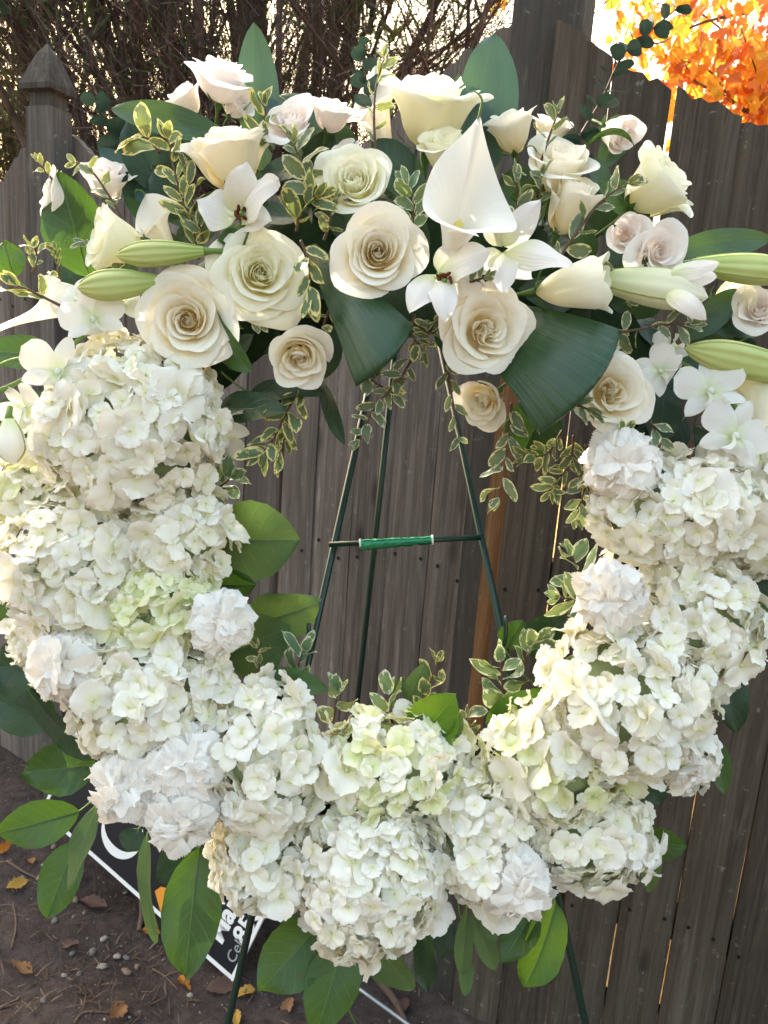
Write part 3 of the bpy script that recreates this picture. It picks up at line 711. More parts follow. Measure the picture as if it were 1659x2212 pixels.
# ------------------------------------------------------------------ easel
M['easel'] = plain('dark_green_enamel', (.006, .030, .022), .28, .5, 20, .2, .03)
def easel():
    apex = P(885, 470, .985)
    root = empty('wire_easel', Matrix.Translation(P(890, 1500, 1.0)), 'dark green metal tripod easel carrying the wreath', 'easel')
    b0 = root.location.copy()
    def to_ground(a, b):
        d = b - a; return a + d * ((a.z - gz(b.x, b.y)) / -d.z)
    fl_ = to_ground(P(885, 470, .985), P(495, 2212, .955)); fr_ = to_ground(P(885, 470, .985), P(1262, 2212, .955))
    gb = on_ground(698, 2200); 
    for nm, a, b, rr in (('leg', apex + CR * -.004, fl_, .0046), ('leg', apex + CR * .004, fr_, .0046), ('leg', apex + CF * .012, gb, .0046)):
        obj(nm, tube_mesh('leg', [a - b0, a.lerp(b, .5) - b0, b - b0], rr, M['easel'], 10), root)
    ca, cb_ = P(711, 1176, .958), P(1039, 1161, .958)
    bar = obj('crossbar', tube_mesh('crossbar', [ca - b0, cb_ - b0], .0036, M['easel'], 10), root)
    # crinkled foil tape round the bar
    t = NT('green_foil'); nz = t.noise(160, 3, .6, t.coord('Object'))
    foil = t.surf(t.mix(nz, (.0, .11, .045), (.01, .24, .11)), .22, .6, t.bump(nz, .6, .002), 0, None, .3, .55)
    pa, pb = P(778, 1174, .957) - b0, P(934, 1166, .957) - b0; V = []; F = []; n = 14; r = np.random.default_rng(2)
    ax = (pb - pa).normalized(); e1 = CU - ax * CU.dot(ax); e1.normalize(); e2 = ax.cross(e1)
    for i in range(25):
        s = i / 24
        for j in range(n):
            a = 2 * math.pi * j / n
            rad = .0053 + r.normal(0, .00035) + (.0035 if math.sin(a) < -.6 and s < .75 else 0) * (1 - s)
            V.append(pa.lerp(pb, s) + (e1 * math.sin(a) + e2 * math.cos(a)) * rad)
    for i in range(24):
        for j in range(n):
            j2 = (j + 1) % n; F.append((i * n + j, i * n + j2, (i + 1) * n + j2, (i + 1) * n + j))
    obj('foil_wrap', mesh('foil_wrap', V, F, foil), bar)
    wt = plain('white_tape_end', (.7, .72, .66), .5, .3, 50, .1, .1)
    for s in (0, 1):
        c = pa.lerp(pb, s); obj('tape_end', tube_mesh('tape_end', [c - ax * .0012, c + ax * .0012], .0060, wt, 12), bar)
    # hooks on the front legs that hold the ring
    for x, y in ((676, 1385), (1078, 1370)):
        a = P(x, y, .953) - b0
        obj('hook', tube_mesh('hook', smooth_path([a, a + CB * .03 - CU * .01, a + CB * .05 + CU * .005, a + CB * .055 + CU * .03], 10), .0026, M['easel'], 7), root)
easel()

# ------------------------------------------------------------------ yard sign
def yard_sign():
    g0 = on_ground(503, 2128) + Vector((0, 0, .01)); A = P(88, 1752, 2.02)
    e1 = (A - g0)
    n1 = ray(503, 2128).cross(ray(600, 1930)); w = n1.cross(e1).normalized()
    if w.dot(P(600, 1930, 1.8) - g0) < 0: w = -w
    # the writing runs along w, the left border of the sign along e1
    H = e1.length; ey = e1.normalized(); ex = w; ez = ex.cross(ey); 
    W = .40
    root = empty('yard_sign', Matrix((ex, ey, ez)).transposed().to_4x4(), 'black yard sign with white lettering leaning behind the wreath', 'sign')
    m = root.matrix_basis.copy(); m.translation = g0; root.matrix_basis = m
    if ez.dot(CAM - g0) < 0: print('SIGN FACES AWAY')
    blk = plain('sign_black', (.010, .011, .018), .35, .4, 40, .1, .05); wht = plain('sign_white', (.78, .78, .80), .5, .3, 60, .08, .05)
    org = plain('sign_orange', (.75, .30, .04), .5, .3, 60, .2, .05); gry = plain('sign_grey_print', (.30, .31, .33), .5, .3, 60, .05, .02)
    def slab(name, x0, x1, y0, y1, z0, z1, mt, par=root):
        V = [(x, y, z) for x in (x0, x1) for y in (y0, y1) for z in (z0, z1)]
        F = [(0, 1, 3, 2), (4, 6, 7, 5), (0, 4, 5, 1), (2, 3, 7, 6), (0, 2, 6, 4), (1, 5, 7, 3)]
        return obj(name, mesh(name, V, F, mt, None, False), par)
    b = .009
    pan = slab('panel', b, W - b, b, H - b, -.004, .0, blk)
    slab('border', 0, W, 0, b, -.005, .0015, wht); slab('border', 0, W, H - b, H, -.005, .0015, wht)
    slab('border', 0, b, b, H - b, -.005, .0012, wht); slab('border', W - b, W, b, H - b, -.005, .0012, wht)
    def text(s, x, y, size, mt, bold=0.0, name='lettering'):
        c = bpy.data.curves.new('txt', 'FONT'); c.body = s; c.size = size; c.extrude = .0004; c.offset = bold
        o = bpy.data.objects.new('txt', c); COL.objects.link(o)
        me = bpy.data.meshes.new_from_object(o.evaluated_get(bpy.context.evaluated_depsgraph_get())); me.name = name
        bpy.data.objects.remove(o); me.materials.clear(); me.materials.append(mt)
        return obj(name, me, pan, Matrix.Translation((x, y, .0009)))
    im0 = root.matrix_basis.inverted()
    def loc(x, y): q = im0 @ on_plane(x, y, g0, ez); return q.x, q.y
    text('Cell', *loc(505, 2084), .036, gry)
    text('856', *loc(529, 2044), .058, wht, .0016)
    text('Mar', *loc(478, 2041), .064, wht, .0022)
    # big serif C drawn as a crescent with a serif
    (cx, cy), R = loc(264, 1798), .066; V = []; F = []; N = 44
    for i in range(N + 1):
        a = math.radians(48 + (312 - 48) * i / N); k = math.sin((i / N) * math.pi) ** 1.1
        th = .003 + .017 * k
        V += [(cx + R * .92 * math.cos(a), cy + R * math.sin(a), .0009), (cx + (R * .92 - th) * math.cos(a) + .002 * k, cy + (R - th * .55) * math.sin(a), .0009)]
    for i in range(N): F.append((2 * i, 2 * i + 2, 2 * i + 3, 2 * i + 1))
    k = len(V); xx, yy = V[0][0], V[0][1]
    V += [(xx - .004, yy + .008, .0009), (xx + .003, yy + .009, .0009), (xx + .005, yy - .02, .0009), (xx + .001, yy - .02, .0009)]; F.append((k, k + 3, k + 2, k + 1))
    obj('lettering', mesh('lettering', V, F, wht, None, False), pan)
    V = [(*loc(x, y), .0009) for x, y in ((335, 1925), (348, 1915), (388, 1925), (396, 1950), (370, 2000), (350, 1980))]
    obj('orange_print', mesh('orange_print', V, [(0, 1, 2, 3, 4, 5)], org, None, False), pan)
    # wire stake of the sign
    st = plain('galvanised_wire', (.42, .44, .46), .4, .5, 40, .15, .1, 0, .7)
    im = root.matrix_basis.inverted()
    for pts in ([P(645, 2060, 1.83), P(600, 2092, 1.80), P(594, 2128, 1.78)], [P(756, 2122, 1.72), P(880, 2212, 1.66), P(960, 2275, 1.6)], [P(776, 2030, 1.76), P(756, 2122, 1.72)]):
        obj('stake', tube_mesh('stake', [im @ q for q in smooth_path(pts, 6)], .0045, st, 8), root)
yard_sign()
o = obj('plant_stake', tube_mesh('plant_stake', [on_ground(780, 2235), P(742, 2160, 1.66), P(730, 2130, 1.62)], .0022, M['stem_green'], 6))
tag(o, 'thin green wire stake stuck in the soil under the wreath', 'stake')

# ------------------------------------------------------------------ flower builders
def sstep(x): x = np.clip(x, 0, 1); return x * x * (3 - 2 * x)
def rose_petal(t, op, ruf, r, nu=12, nv=11):
    U, V = uvgrid(nu, nv); R_ = math.radians
    e = min(1.15, t ** 1.25 * op)
    lp = lambda a, b, k: a + (b - a) * k
    th0 = R_(lp(84, 8, e ** .7)); th1 = R_(lp(97, 62, e)); th2 = R_(lp(96, -42, e ** 1.9) + r.normal(0, 4 + 5 * t))
    L = lp(.30, 1.26, t ** .72); rb = .025 + .07 * t; zb = lp(.46, .0, t ** .75)
    vv = V * (1 - .16 * np.abs(U) ** 3) * (1 + .02 * np.cos(U * 3))
    n = 60; s = np.linspace(0, 1.05, n)
    th = np.where(s < .5, th0 + (th1 - th0) * sstep(s / .5), th1 + (th2 - th1) * np.clip((s - .5) / .5, 0, 1.1) ** 2.0)
    rr = rb + np.concatenate([[0], np.cumsum(np.cos((th[1:] + th[:-1]) / 2))]) * L * 1.05 / (n - 1)
    zz = zb + np.concatenate([[0], np.cumsum(np.sin((th[1:] + th[:-1]) / 2))]) * L * 1.05 / (n - 1)
    rr = np.maximum(rr, .016 + .03 * t)
    rad = np.interp(vv, s, rr); z = np.interp(vv, s, zz)
    wmax = R_(lp(135, 68, t ** .5)); fw = .42 + .58 * np.sin(np.clip(vv, 0, .85) / .85 * math.pi / 2)
    if t > .55: fw = fw * (1 - .22 * np.clip((vv - .8) / .2, 0, 1) ** 2)
    ang = U * wmax * fw
    ph = r.uniform(0, 6.28, 4)
    rad = rad * (1 + .20 * U * (1 - .7 * t)) + .006 * U
    k = vv ** 3
    amp = ruf * (.25 + .9 * t)
    rad = rad + amp * k * (.034 * np.sin(U * 3.4 + ph[0]) + .012 * np.sin(U * 8 + ph[1]))
    z = z + amp * k * (.028 * np.sin(U * 3.9 + ph[2]) + .010 * np.sin(U * 10 + ph[3]))
    if t > .45:                                                    # rolled-back lip, pointed in the middle
        q = min(1, (t - .45) / .3) * op
        z = z - .07 * q * vv ** 5 * np.abs(U) ** 2; rad = rad + .06 * q * k * (1 - np.abs(U)) ** 1.5
        z = z - .05 * q * np.clip((vv - .86) / .14, 0, 1) ** 2
    v = np.stack([rad * np.cos(ang), rad * np.sin(ang), z], -1).reshape(-1, 3)
    return v, np.stack([(U + 1) / 2, V], -1).reshape(-1, 2)
def rose(x, y, rp, d, n, op, seed, label, N=30, mat='rose', ruf=1.0, name='rose', group='large cream roses of the wreath', back=0.62, stem=True, cat='rose', squash=1.0, inner_ruf=1.0, quart=0.0):
    r = np.random.default_rng(seed); nn = cv(n)
    t_ = rose_petal(1.0, op, 0, np.random.default_rng(0))[0]; wid = float(np.max(np.hypot(t_[:, 0], t_[:, 1])))
    R = px(rp, d) / min(1.0, wid * .97); c = P(x, y, d) - nn * (back * R)
    root = empty(name, frame(nn, c, R, r.uniform(0, 6.28)), label, cat, group)
    for i in range(N):
        t = (i / (N - 1)) ** 1.12; nu = 14 if t > .3 else 12
        v, uv = rose_petal(t, op * r.uniform(.92, 1.08), ruf * (inner_ruf if t < .6 else 1.0), r, nu)
        v[:, 2] *= squash
        if quart and t < .62: j = i % 3 * 2.094 + seed; s_ = quart * min(1, (.62 - t) * 3); v[:, :2] = v[:, :2] * .72; sub = Matrix.Translation((s_ * math.cos(j), s_ * math.sin(j), 0))
        else: sub = Matrix.Identity(4)
        me = mesh('petal', v, gridf(nu, 11), M[mat], uv)
        obj('petal', me, root, sub @ Matrix.Rotation(i * 2.39996 + r.normal(0, .22), 4, 'Z') @ Matrix.Rotation(r.normal(0, .015 + .05 * t), 4, 'X') @ Matrix.Scale(r.uniform(.96, 1.04), 4))
    if stem:
        for k in range(5):
            me = leaf_mesh('sepal', M['sepal'], .55, .17, (.5, 1.0), .2, -.9, .05, nu=4, nv=7, seed=k)
            obj('sepal', me, root, Matrix.Rotation(k * 1.257, 4, 'Z') @ Matrix.Translation((0, .06, -.03)) @ Matrix.Rotation(.15, 4, 'X'))
        obj('stem', tube_mesh('stem', [(0, 0, -.85), (0, .02, -.3), (0, 0, -.1), (0, 0, .02)], [.045, .045, .09, .10], M['sepal'], 7), root)
    return root

# ---- hydrangea
def floret_arrays(cup, seed, pet=1.0):
    r = np.random.default_rng(seed); vs_, fs_, uvs_, mi = [], [], [], []; off = 0
    nu, nv = 7, 6
    for k in range(4):
        U, V = uvgrid(nu, nv)
        wd = (.60 + r.uniform(-.06, .10)) * pet; L = r.uniform(.9, 1.08)
        prof = np.sin(np.clip(V * .86 + .04, 0, 1) * math.pi) ** .62 * (.72 + .42 * V)
        edge = 1 + .05 * np.sin(U * 9 + r.uniform(0, 6)) * (V > .95)
        y = V * L * edge * (1 - .13 * np.abs(U) ** 2.2 * V) ; x = U * wd * prof
        c_ = cup + r.normal(0, .16); ph = r.uniform(0, 6.28)
        a = c_ * (1 - .75 * V)                                   # rises first, then flattens or recurves
        z = L * V * np.sin(a) * .8 + .13 * (np.abs(U) ** 2) * prof * r.uniform(-.6, 1.4) + .09 * np.sin(U * 3.3 + ph) * V + .03 * np.sin(V * 6 + ph)
        y = y * np.cos(a * .6)
        z = z + (k % 2) * .035
        an = k * math.pi / 2 + r.normal(0, .10); ca, sa = math.cos(an), math.sin(an)
        y = y + .05
        vs_.append(np.stack([x * ca - y * sa, x * sa + y * ca, z], -1).reshape(-1, 3)); fs_.append(gridf(nu, nv) + off)
        uvs_.append(np.stack([(U + 1) / 2, V], -1).reshape(-1, 2)); mi += [0] * (nu * nv); off += (nu + 1) * (nv + 1)
    # eye
    n = 6; ring = []
    for (rr, zz) in ((.085, .0), (.10, .06), (.06, .12)):
        for j in range(n): ring.append((rr * math.cos(j * 1.0472), rr * math.sin(j * 1.0472), zz + .02))
    f2 = [(off + i * n + j, off + i * n + (j + 1) % n, off + (i + 1) * n + (j + 1) % n, off + (i + 1) * n + j) for i in range(2) for j in range(n)] + [tuple(off + 2 * n + j for j in range(n))]
    vs_.append(np.array(ring)); uvs_.append(np.zeros((len(ring), 2)))
    F = [tuple(q) for a in fs_ for q in a.tolist()] + f2
    return np.concatenate(vs_), F, np.concatenate(uvs_), mi + [1] * len(f2)
FLO = {}
for key in ('hyd', 'hydg'):
    FLO[key] = []
    for s in range(14):
        v, f, uv, mi = floret_arrays([.1, .5, .9, .3, .7, 1.15, -.15][s % 7], s, [1.0, 1.12, .92][s % 3])
        FLO[key].append(mesh('floret', v, f, [M[key], M['bead']], uv, True, mi))
M['hyd_core'] = plain('hydrangea_core', (.34, .40, .20), .8, .2, 60, .4, .5)
def hydrangea(x, y, rx, ry, d, label, seed, mat='hyd', fs=33, dens=2.5, tilt=(0, 0, 1)):
    r = np.random.default_rng(seed); a, b = px(rx, d), px(ry, d); c = (a + b) / 2 * .82
    root = empty('hydrangea', frame(cv(tilt), P(x, y, d), 1.0), label, 'hydrangea', 'hydrangea heads of the wreath')
    # stalk core
    nth, nph = 6, 10; V = []; F = []
    for i in range(nth + 1):
        th = math.pi * i / nth
        for j in range(nph):
            q = 2 * math.pi * j / nph; k = .80 * (1 + r.normal(0, .05)); V.append((a * k * math.sin(th) * math.cos(q), b * k * math.sin(th) * math.sin(q), c * k * math.cos(th)))
    F = [(i * nph + j, i * nph + (j + 1) % nph, (i + 1) * nph + (j + 1) % nph, (i + 1) * nph + j) for i in range(nth) for j in range(nph)]
    obj('core', mesh('core', V, F, M['hyd_core']), root)
    f_ = px(fs * .90, d); area = 2 * math.pi * ((a * b) ** .8 + (a * c) ** .8 + (b * c) ** .8) / 3 * ((a * b) ** .2)
    area = 4 * math.pi * (((a * b) ** 1.6 + (a * c) ** 1.6 + (b * c) ** 1.6) / 3) ** (1 / 1.6)
    N = int(area * dens / (math.pi * f_ * f_ * .8)); ga = math.pi * (3 - 5 ** .5); cl = r.normal(0, 1, (5, 3)); cl /= np.linalg.norm(cl, axis=1)[:, None]
    for i in range(N):
        z = 1 - 2 * (i + .5) / N
        if z < -.22: break
        z += r.normal(0, .03); z = max(-.4, min(.999, z)); q = i * ga + r.normal(0, .18); s = math.sqrt(1 - z * z)
        dir_ = np.array([s * math.cos(q), s * math.sin(q), z])
        lump = 1 + .10 * max(float(np.max(cl @ dir_)) - .55, -.3) + r.normal(0, .07)
        p = np.array([a, b, c]) * dir_ * lump * .93
        nn = unit(dir_ / np.array([a, b, c])); nn = unit(nn + r.normal(0, .46, 3)); nn = Vector(nn)
        sc = f_ * r.uniform(.70, 1.18) * (1.7 if r.random() < .05 else 1)
        zx = nn.orthogonal().normalized(); yx = nn.cross(zx)
        m = (Matrix((zx, yx, nn)).transposed() @ Matrix.Rotation(r.uniform(0, 6.28), 3, 'Z') * sc).to_4x4(); m.translation = Vector(p)
        use = mat if mat != 'mixed' else ('hydg' if r.random() < .5 else 'hyd')
        obj('floret', FLO[use][r.integers(14)], root, m)
    return root

# ---- carnation
CARN = []
for s in range(7):
    r_ = np.random.default_rng(900 + s); nu, nv = 40, 10; U, V = uvgrid(nu, nv)
    spread = .62 + r_.uniform(-.1, .12)
    zig = 1 + .040 * (2 * np.abs((U * 9.5 + r_.random()) % 1 - .5) - .5) * 2 * (V > .8) + .05 * np.sin(U * 4 + r_.uniform(0, 6)) * V
    an = U * spread * 1.35 * (.25 + .75 * V ** .8); y = V * np.cos(an) * zig; x = V * np.sin(an) * 1.25 * zig
    p1, p2 = r_.uniform(0, 6.28, 2)
    z = V ** 1.5 * (.17 * np.sin(U * 4.2 + p1) + .07 * np.sin(U * 8.5 + p2) + .03 * np.sin(U * 19 + p1)) + .10 * V ** 2 * np.sin(p1)
    y2 = y * np.cos(.5 * V ** 2) ; z = z - y * np.sin(.85 * V ** 3)
    CARN.append(mesh('petal', np.stack([x, y2, z], -1).reshape(-1, 3), gridf(nu, nv), M['carn'], np.stack([(U + 1) / 2, V], -1).reshape(-1, 2)))
def carnation(x, y, rp, d, n, label, seed, N=88):
    r = np.random.default_rng(seed); R = px(rp, d); nn = cv(n)
    root = empty('carnation', frame(nn, P(x, y, d) - nn * R * .45, R * .96, r.uniform(0, 6)), label, 'carnation', 'white carnations of the wreath')
    for i in range(N):
        t = (i + .5) / N; th = math.radians(3 + 100 * t ** .62) + r.normal(0, .09); q = i * 2.39996 + r.normal(0, .25)
        dd = Vector((math.sin(th) * math.cos(q), math.sin(th) * math.sin(q), math.cos(th)))
        ax = Vector((-math.cos(th) * math.cos(q), -math.cos(th) * math.sin(q), math.sin(th))) + Vector(r.normal(0, .45, 3))
        if i < 9: ax = Vector(r.normal(0, 1, 3)); dd = Vector((r.normal(0, .22), r.normal(0, .22), 1)).normalized()
        m = frame_y(dd + Vector(r.normal(0, .18, 3)), ax, dd * r.uniform(.22, .40), r.normal(0, .55), r.uniform(.56, .76))
        obj('petal', CARN[r.integers(7)], root, m)
    obj('calyx', tube_mesh('calyx', [(0, 0, -.9), (0, 0, -.4), (0, 0, -.05)], [.06, .14, .17], M['sepal'], 8), root)
    return root

# ---- calla
def calla(bx, by, bd, tx, ty, td, rp, label, face=(0, 0, 1), seed=0, tip=.42, tipcurl=1.0, back_high=.45, wrap=1.12, open_=1.0):
    """spathe from its base to the middle of the mouth; face: where the mouth looks"""
    r = np.random.default_rng(seed); A = P(bx, by, bd); B = P(tx, ty, td); H = (B - A).length; R = px(rp, td)
    ax = (B - A).normalized(); f = cv(face)
    m = frame_y(f - ax * f.dot(ax), ax, A); root = empty('calla_lily', m, label, 'calla lily', 'calla lilies of the wreath')
    nu, nv = 56, 26; U, V = uvgrid(nu, nv); phi = U * math.pi * wrap                # phi = 0 at the back (away from the face)
    bk = .5 + .5 * np.cos(np.clip(phi, -math.pi, math.pi))                          # 1 at the back, 0 at the front
    rad = R * (.15 + .25 * V + .60 * V ** 2.6 * open_) * (1 + .06 * U)
    z = H * (V * (.80 + .20 * V * bk) + back_high * bk ** 1.6 * V ** 3)
    lip = np.clip((V - .72) / .28, 0, 1)
    rad = rad * (1 + .34 * lip ** 2 * (.55 + .45 * bk) * open_); z = z - H * .13 * lip ** 2.4 * (1 - .55 * bk)   # rim rolls out and down
    rad = rad * (1 + .07 * lip * np.sin(2.6 * phi + .7)); z = z + H * .05 * lip * np.sin(2.3 * phi + 1.0)
    rad = rad * (1 + .26 * lip * np.exp(-((phi + 1.45) / .62) ** 2) - .05 * lip * np.exp(-((phi - 1.2) / .6) ** 2)); z = z - H * .10 * lip ** 2 * np.exp(-((phi + 1.45) / .7) ** 2)
    tp = np.exp(-np.abs(U) / .11) * V ** 3
    X = rad * np.sin(phi); Y = -rad * np.cos(phi)
    z = z + tp * H * tip; Y = Y + tp * H * .05 * tipcurl; X = X + tp * H * .06 * tipcurl
    v = np.stack([X, Y, z], -1).reshape(-1, 3)
    obj('spathe', mesh('spathe', v, gridf(nu, nv), M['calla'], np.stack([(U + 1) / 2, V], -1).reshape(-1, 2)), root)
    sp = plain('calla_spadix', (.75, .62, .16), .7, .2, 300, .3, .5) if 'spx' not in M else M['spx']; M['spx'] = sp
    obj('spadix', tube_mesh('spadix', [(0, 0, H * .15), (0, -R * .05, H * .4), (0, -R * .1, H * .62), (0, -R * .1, H * .66)], [.006, .006, .0045, .001], sp, 8), root)
    obj('stem', tube_mesh('stem', [(0, 0, -H * .35), (0, 0, H * .03)], [R * .12, R * .13], M['stem_green'], 8), root)
    tq = [Vector(v[(nv) * (nu + 1) + nu // 2]), ]
    q0 = tq[0]; h = H * tipcurl
    obj('tip', tube_mesh('tip', smooth_path([q0 - Vector((0, 0, H * .10)), q0 + Vector((.001, 0, h * .06)), q0 + Vector((h * .03, .003, h * .16)), q0 + Vector((h * .12, .006, h * .23)), q0 + Vector((h * .20, .008, h * .21)), q0 + Vector((h * .225, .008, h * .14))], 14), [R * .045 * (1 - .062 * k) for k in range(15)], M['stem_green'], 6), root)
    return root

# ---- lilies
def petal_leaf(name, root, mi, mat, a, b, wpx, d, roll=0.0, curl=.6, shape=(.7, .75), fold=-.18, wave=.05, seed=0, z=None, nu=8, nv=14, twist=0.0, parent_inv=None, chord=1.0):
    """a blade from point a to point b (world), parented to root"""
    L = (b - a).length * chord; W = px(wpx, d)
    me = leaf_mesh(name, mat, L, W, shape, fold, curl, wave, 0, 14, nu, nv, seed, twist, 0, 9, curl * .45)
    m = frame_y(b - a, z or CB, a, roll)
    return obj(name, me, root, (mi @ m))
def lily(cx, cy, d, n, petals, label, anthers=True, seed=0):
    c = P(cx, cy, d); root = empty('lily', frame(cv(n), c), label, 'lily', 'white lilies of the wreath'); mi = root.matrix_basis.inverted()
    for i, (tx, ty, td, w, curl, roll) in enumerate(petals):
        petal_leaf('petal', root, mi, M['lily'], c + (P(tx, ty, td) - c) * .06, P(tx, ty, td), w * 1.12, d, roll, curl, (.5, .75), -.25, .10, seed * 10 + i, nv=18, nu=10, chord=1 + .10 * curl * curl)
    if anthers:
        r = np.random.default_rng(seed)
        for k in range(6):
            a = k * 1.047 + r.normal(0, .25); s = px(30, d); lean = Vector((.55, -.45, 0)) * s
            q = [Vector((0, 0, 0)), Vector((math.cos(a) * s * .22, math.sin(a) * s * .22, s * .7)) + lean * .3, Vector((math.cos(a) * s * .42, math.sin(a) * s * .42, s * r.uniform(1.0, 1.35))) + lean]
            st = obj('stamen', tube_mesh('stamen', smooth_path(q, 6), .0010, M['stem_green'], 5), root)
            e = q[2]; dr = Vector(r.normal(0, 1, 3)).normalized() * px(10, d)
            obj('anther', tube_mesh('anther', [e - dr, e - dr * .6, e + dr * .5, e + dr], [.0007, .0019, .0019, .0007], M['anther'], 6), st)
        s = px(34, d); obj('pistil', tube_mesh('pistil', [(0, 0, 0), (s * .4, -s * .3, s * 1.0), (s * .5, -s * .4, s * 1.1), (s * .55, -s * .42, s * 1.15)], [.0012, .0012, .0028, .0022], M['stem_green'], 7), root)
    return root
def lily_bud(bx, by, bd, tx, ty, td, wpx, label, mat='budgreen', seed=0, bend=0.0):
    A, B = P(bx, by, bd), P(tx, ty, td); L = (B - A).length; R = px(wpx, (bd + td) / 2) / 2
    root = empty('lily_bud', frame_y(B - A, CB, A), label, 'lily bud', 'lily buds of the wreath')
    n, k = 30, 22; V = []; UV = []
    for i in range(k + 1):
        s = i / k; rr = R * (.34 + .66 * math.sin(min(1, s / .62) * math.pi / 2)) * (1 if s < .62 else max(.0, 1 - ((s - .62) / .38) ** 2.1) ** .8) + R * .03
        for j in range(n + 1):
            a = 2 * math.pi * j / n; g = abs(math.sin(1.5 * a + .5)); rad = rr * (.80 + .22 * g ** .45)
            V.append((rad * math.cos(a), L * s, rad * math.sin(a) + bend * L * s * s)); UV.append((j / n, s))
    F = gridf(n, k)
    obj('tepal', mesh('tepal', V, F, M[mat], UV), root)
    for j in range(3):                                              # raised ribs of the outer tepals
        a0 = (math.pi * (j * 2 + 1) - .5 * 2) / 3 + .02; q = []
        for i in range(1, k):
            s = i / k; v = Vector(V[i * (n + 1) + int(round(a0 / (2 * math.pi) * n)) % n]); q.append(v)
        obj('rib', tube_mesh('rib', q, [R * .055] * len(q), M['budgreen'], 5), root)
    obj('stem', tube_mesh('stem', [(0, -L * .28, -.004), (0, -L * .1, 0), (0, L * .02, 0)], [R * .2, R * .22, R * .36], M['stem_green'], 8), root)
    return root

# ---- orchids
def orchid(x, y, rp, d, n, roll, label, seed=0, op=1.0):
    r = np.random.default_rng(seed); R = px(rp, d); nn = cv(n)
    root = empty('orchid', frame(nn, P(x, y, d), R, roll), label, 'orchid', 'white dendrobium orchids of the wreath')
    for k, (ang, L, W, sh) in enumerate([(90, .95, .52, (.6, .7)), (210, .95, .50, (.6, .75)), (330, .95, .50, (.6, .75)), (20, 1.02, .86, (.75, .45)), (160, 1.02, .86, (.75, .45))]):
        a = math.radians(ang + r.normal(0, 6)); dd = Vector((math.cos(a), math.sin(a), .25 + .9 * (1 - op) + r.normal(0, .08)))
        me = leaf_mesh('petal', M['orchid'], L, W, sh, -.12, r.uniform(.2, .7), .06, nu=8, nv=10, seed=seed * 7 + k)
        obj('petal', me, root, frame_y(dd, (0, 0, 1), Vector((0, 0, .02 * k)), r.normal(0, .15)))
    # lip: a small tube with a flared skirt
    U, V = uvgrid(12, 8); ph = U * 2.3
    rad = .12 + .20 * V ** 2.2; yy = -.05 - .42 * V - .0 * U; zz = .10 + .30 * np.sin(V * 2.2) - rad * np.cos(ph) * .9 + .08
    v = np.stack([rad * np.sin(ph) * (1 + .25 * V ** 3 * np.sin(U * 9)), yy, zz], -1).reshape(-1, 3)
    obj('lip', mesh('lip', v, gridf(12, 8), M['orchid'], np.stack([(U + 1) / 2, V * .5], -1).reshape(-1, 2)), root)
    obj('column', tube_mesh('column', [(0, 0, .02), (0, -.02, .2), (0, -.10, .3)], [.07, .08, .05], M['orchid'], 7), root)
    return root
def stem_part(root, pts, rad, mat, n=20):
    im = root.matrix_basis.inverted(); w = [im @ q for q in smooth_path([P(*p) for p in pts], n)]; k = 1 / root.matrix_basis.to_scale().x
    return obj('stem', tube_mesh('stem', w, [k * rad * (1 - .35 * i / n) for i in range(n + 1)], mat, 8), root)

# ---- single leaves and sprigs
def leaf(bx, by, bd, tx, ty, td, wpx, label, mat='salal', name='salal_leaf', cat='leaf', group='broad green leaves of the wreath', roll=0.0, curl=.5, wave=.04, fold=.18, shape=(.75, .85), serr=0.0, nserr=24, pleat=0.0, seed=0, chord=None, twist=0.0, nv=18, nu=10, petiole=True, zhint=None):
    A, B = P(bx, by, bd), P(tx, ty, td); L = (B - A).length * (chord or (1 + .06 * curl * curl)); W = px(wpx, (bd + td) / 2) * 1.02
    me = leaf_mesh(name, M[mat], L, W, shape, fold, curl, wave, serr, nserr, nu, nv, seed, twist, pleat, 9, curl * .42)
    o = obj(name, me, None, frame_y(B - A, zhint or CB, A, roll)); tag(o, label, cat, group)
    if petiole:
        r0 = max(.0010, W * .018); pts = [Vector(me.vertices[k * (nu + 1) + nu // 2].co) - Vector((0, 0, r0 * .75)) for k in range(0, nv - 1, 2)]
        ax, ay = bx - 850, by - 1130; ln = math.hypot(ax, ay); k = min(1.0, 120 / max(1, abs(ln - 575))); tx_, ty_ = bx + (850 + ax * 575 / ln - bx) * k, by + (1130 + ay * 575 / ln - by) * k
        e = o.matrix_basis.inverted() @ P(tx_, ty_, max(bd, .93)); b0 = pts[0]
        pth = smooth_path([e, b0.lerp(e, .5) + Vector((0, -.006, -.002)), b0], 6)[:-1] if (e - b0).length > .01 else []
        obj('midrib', tube_mesh('midrib', pth + pts, [r0 * 1.15] * len(pth) + [r0 * (1.15 - .9 * k / len(pts)) for k in range(len(pts))], M['stem_green'], 5), o)
    return o
_lc = {}
def vleaf(mat, k):
    key = (mat, k)
    if key not in _lc:
        r = np.random.default_rng(k + 400)
        _lc[key] = leaf_mesh('leaf', M[mat], 1.0, [.42, .48, .36, .52, .40][k % 5] * (1.15 if mat == 'var_pale' else 1), (.8, .75), .22, r.uniform(.1, 1.3), .11, 0, 9, 6, 10, k, r.normal(0, .4), curl0=.3)
    return _lc[key]
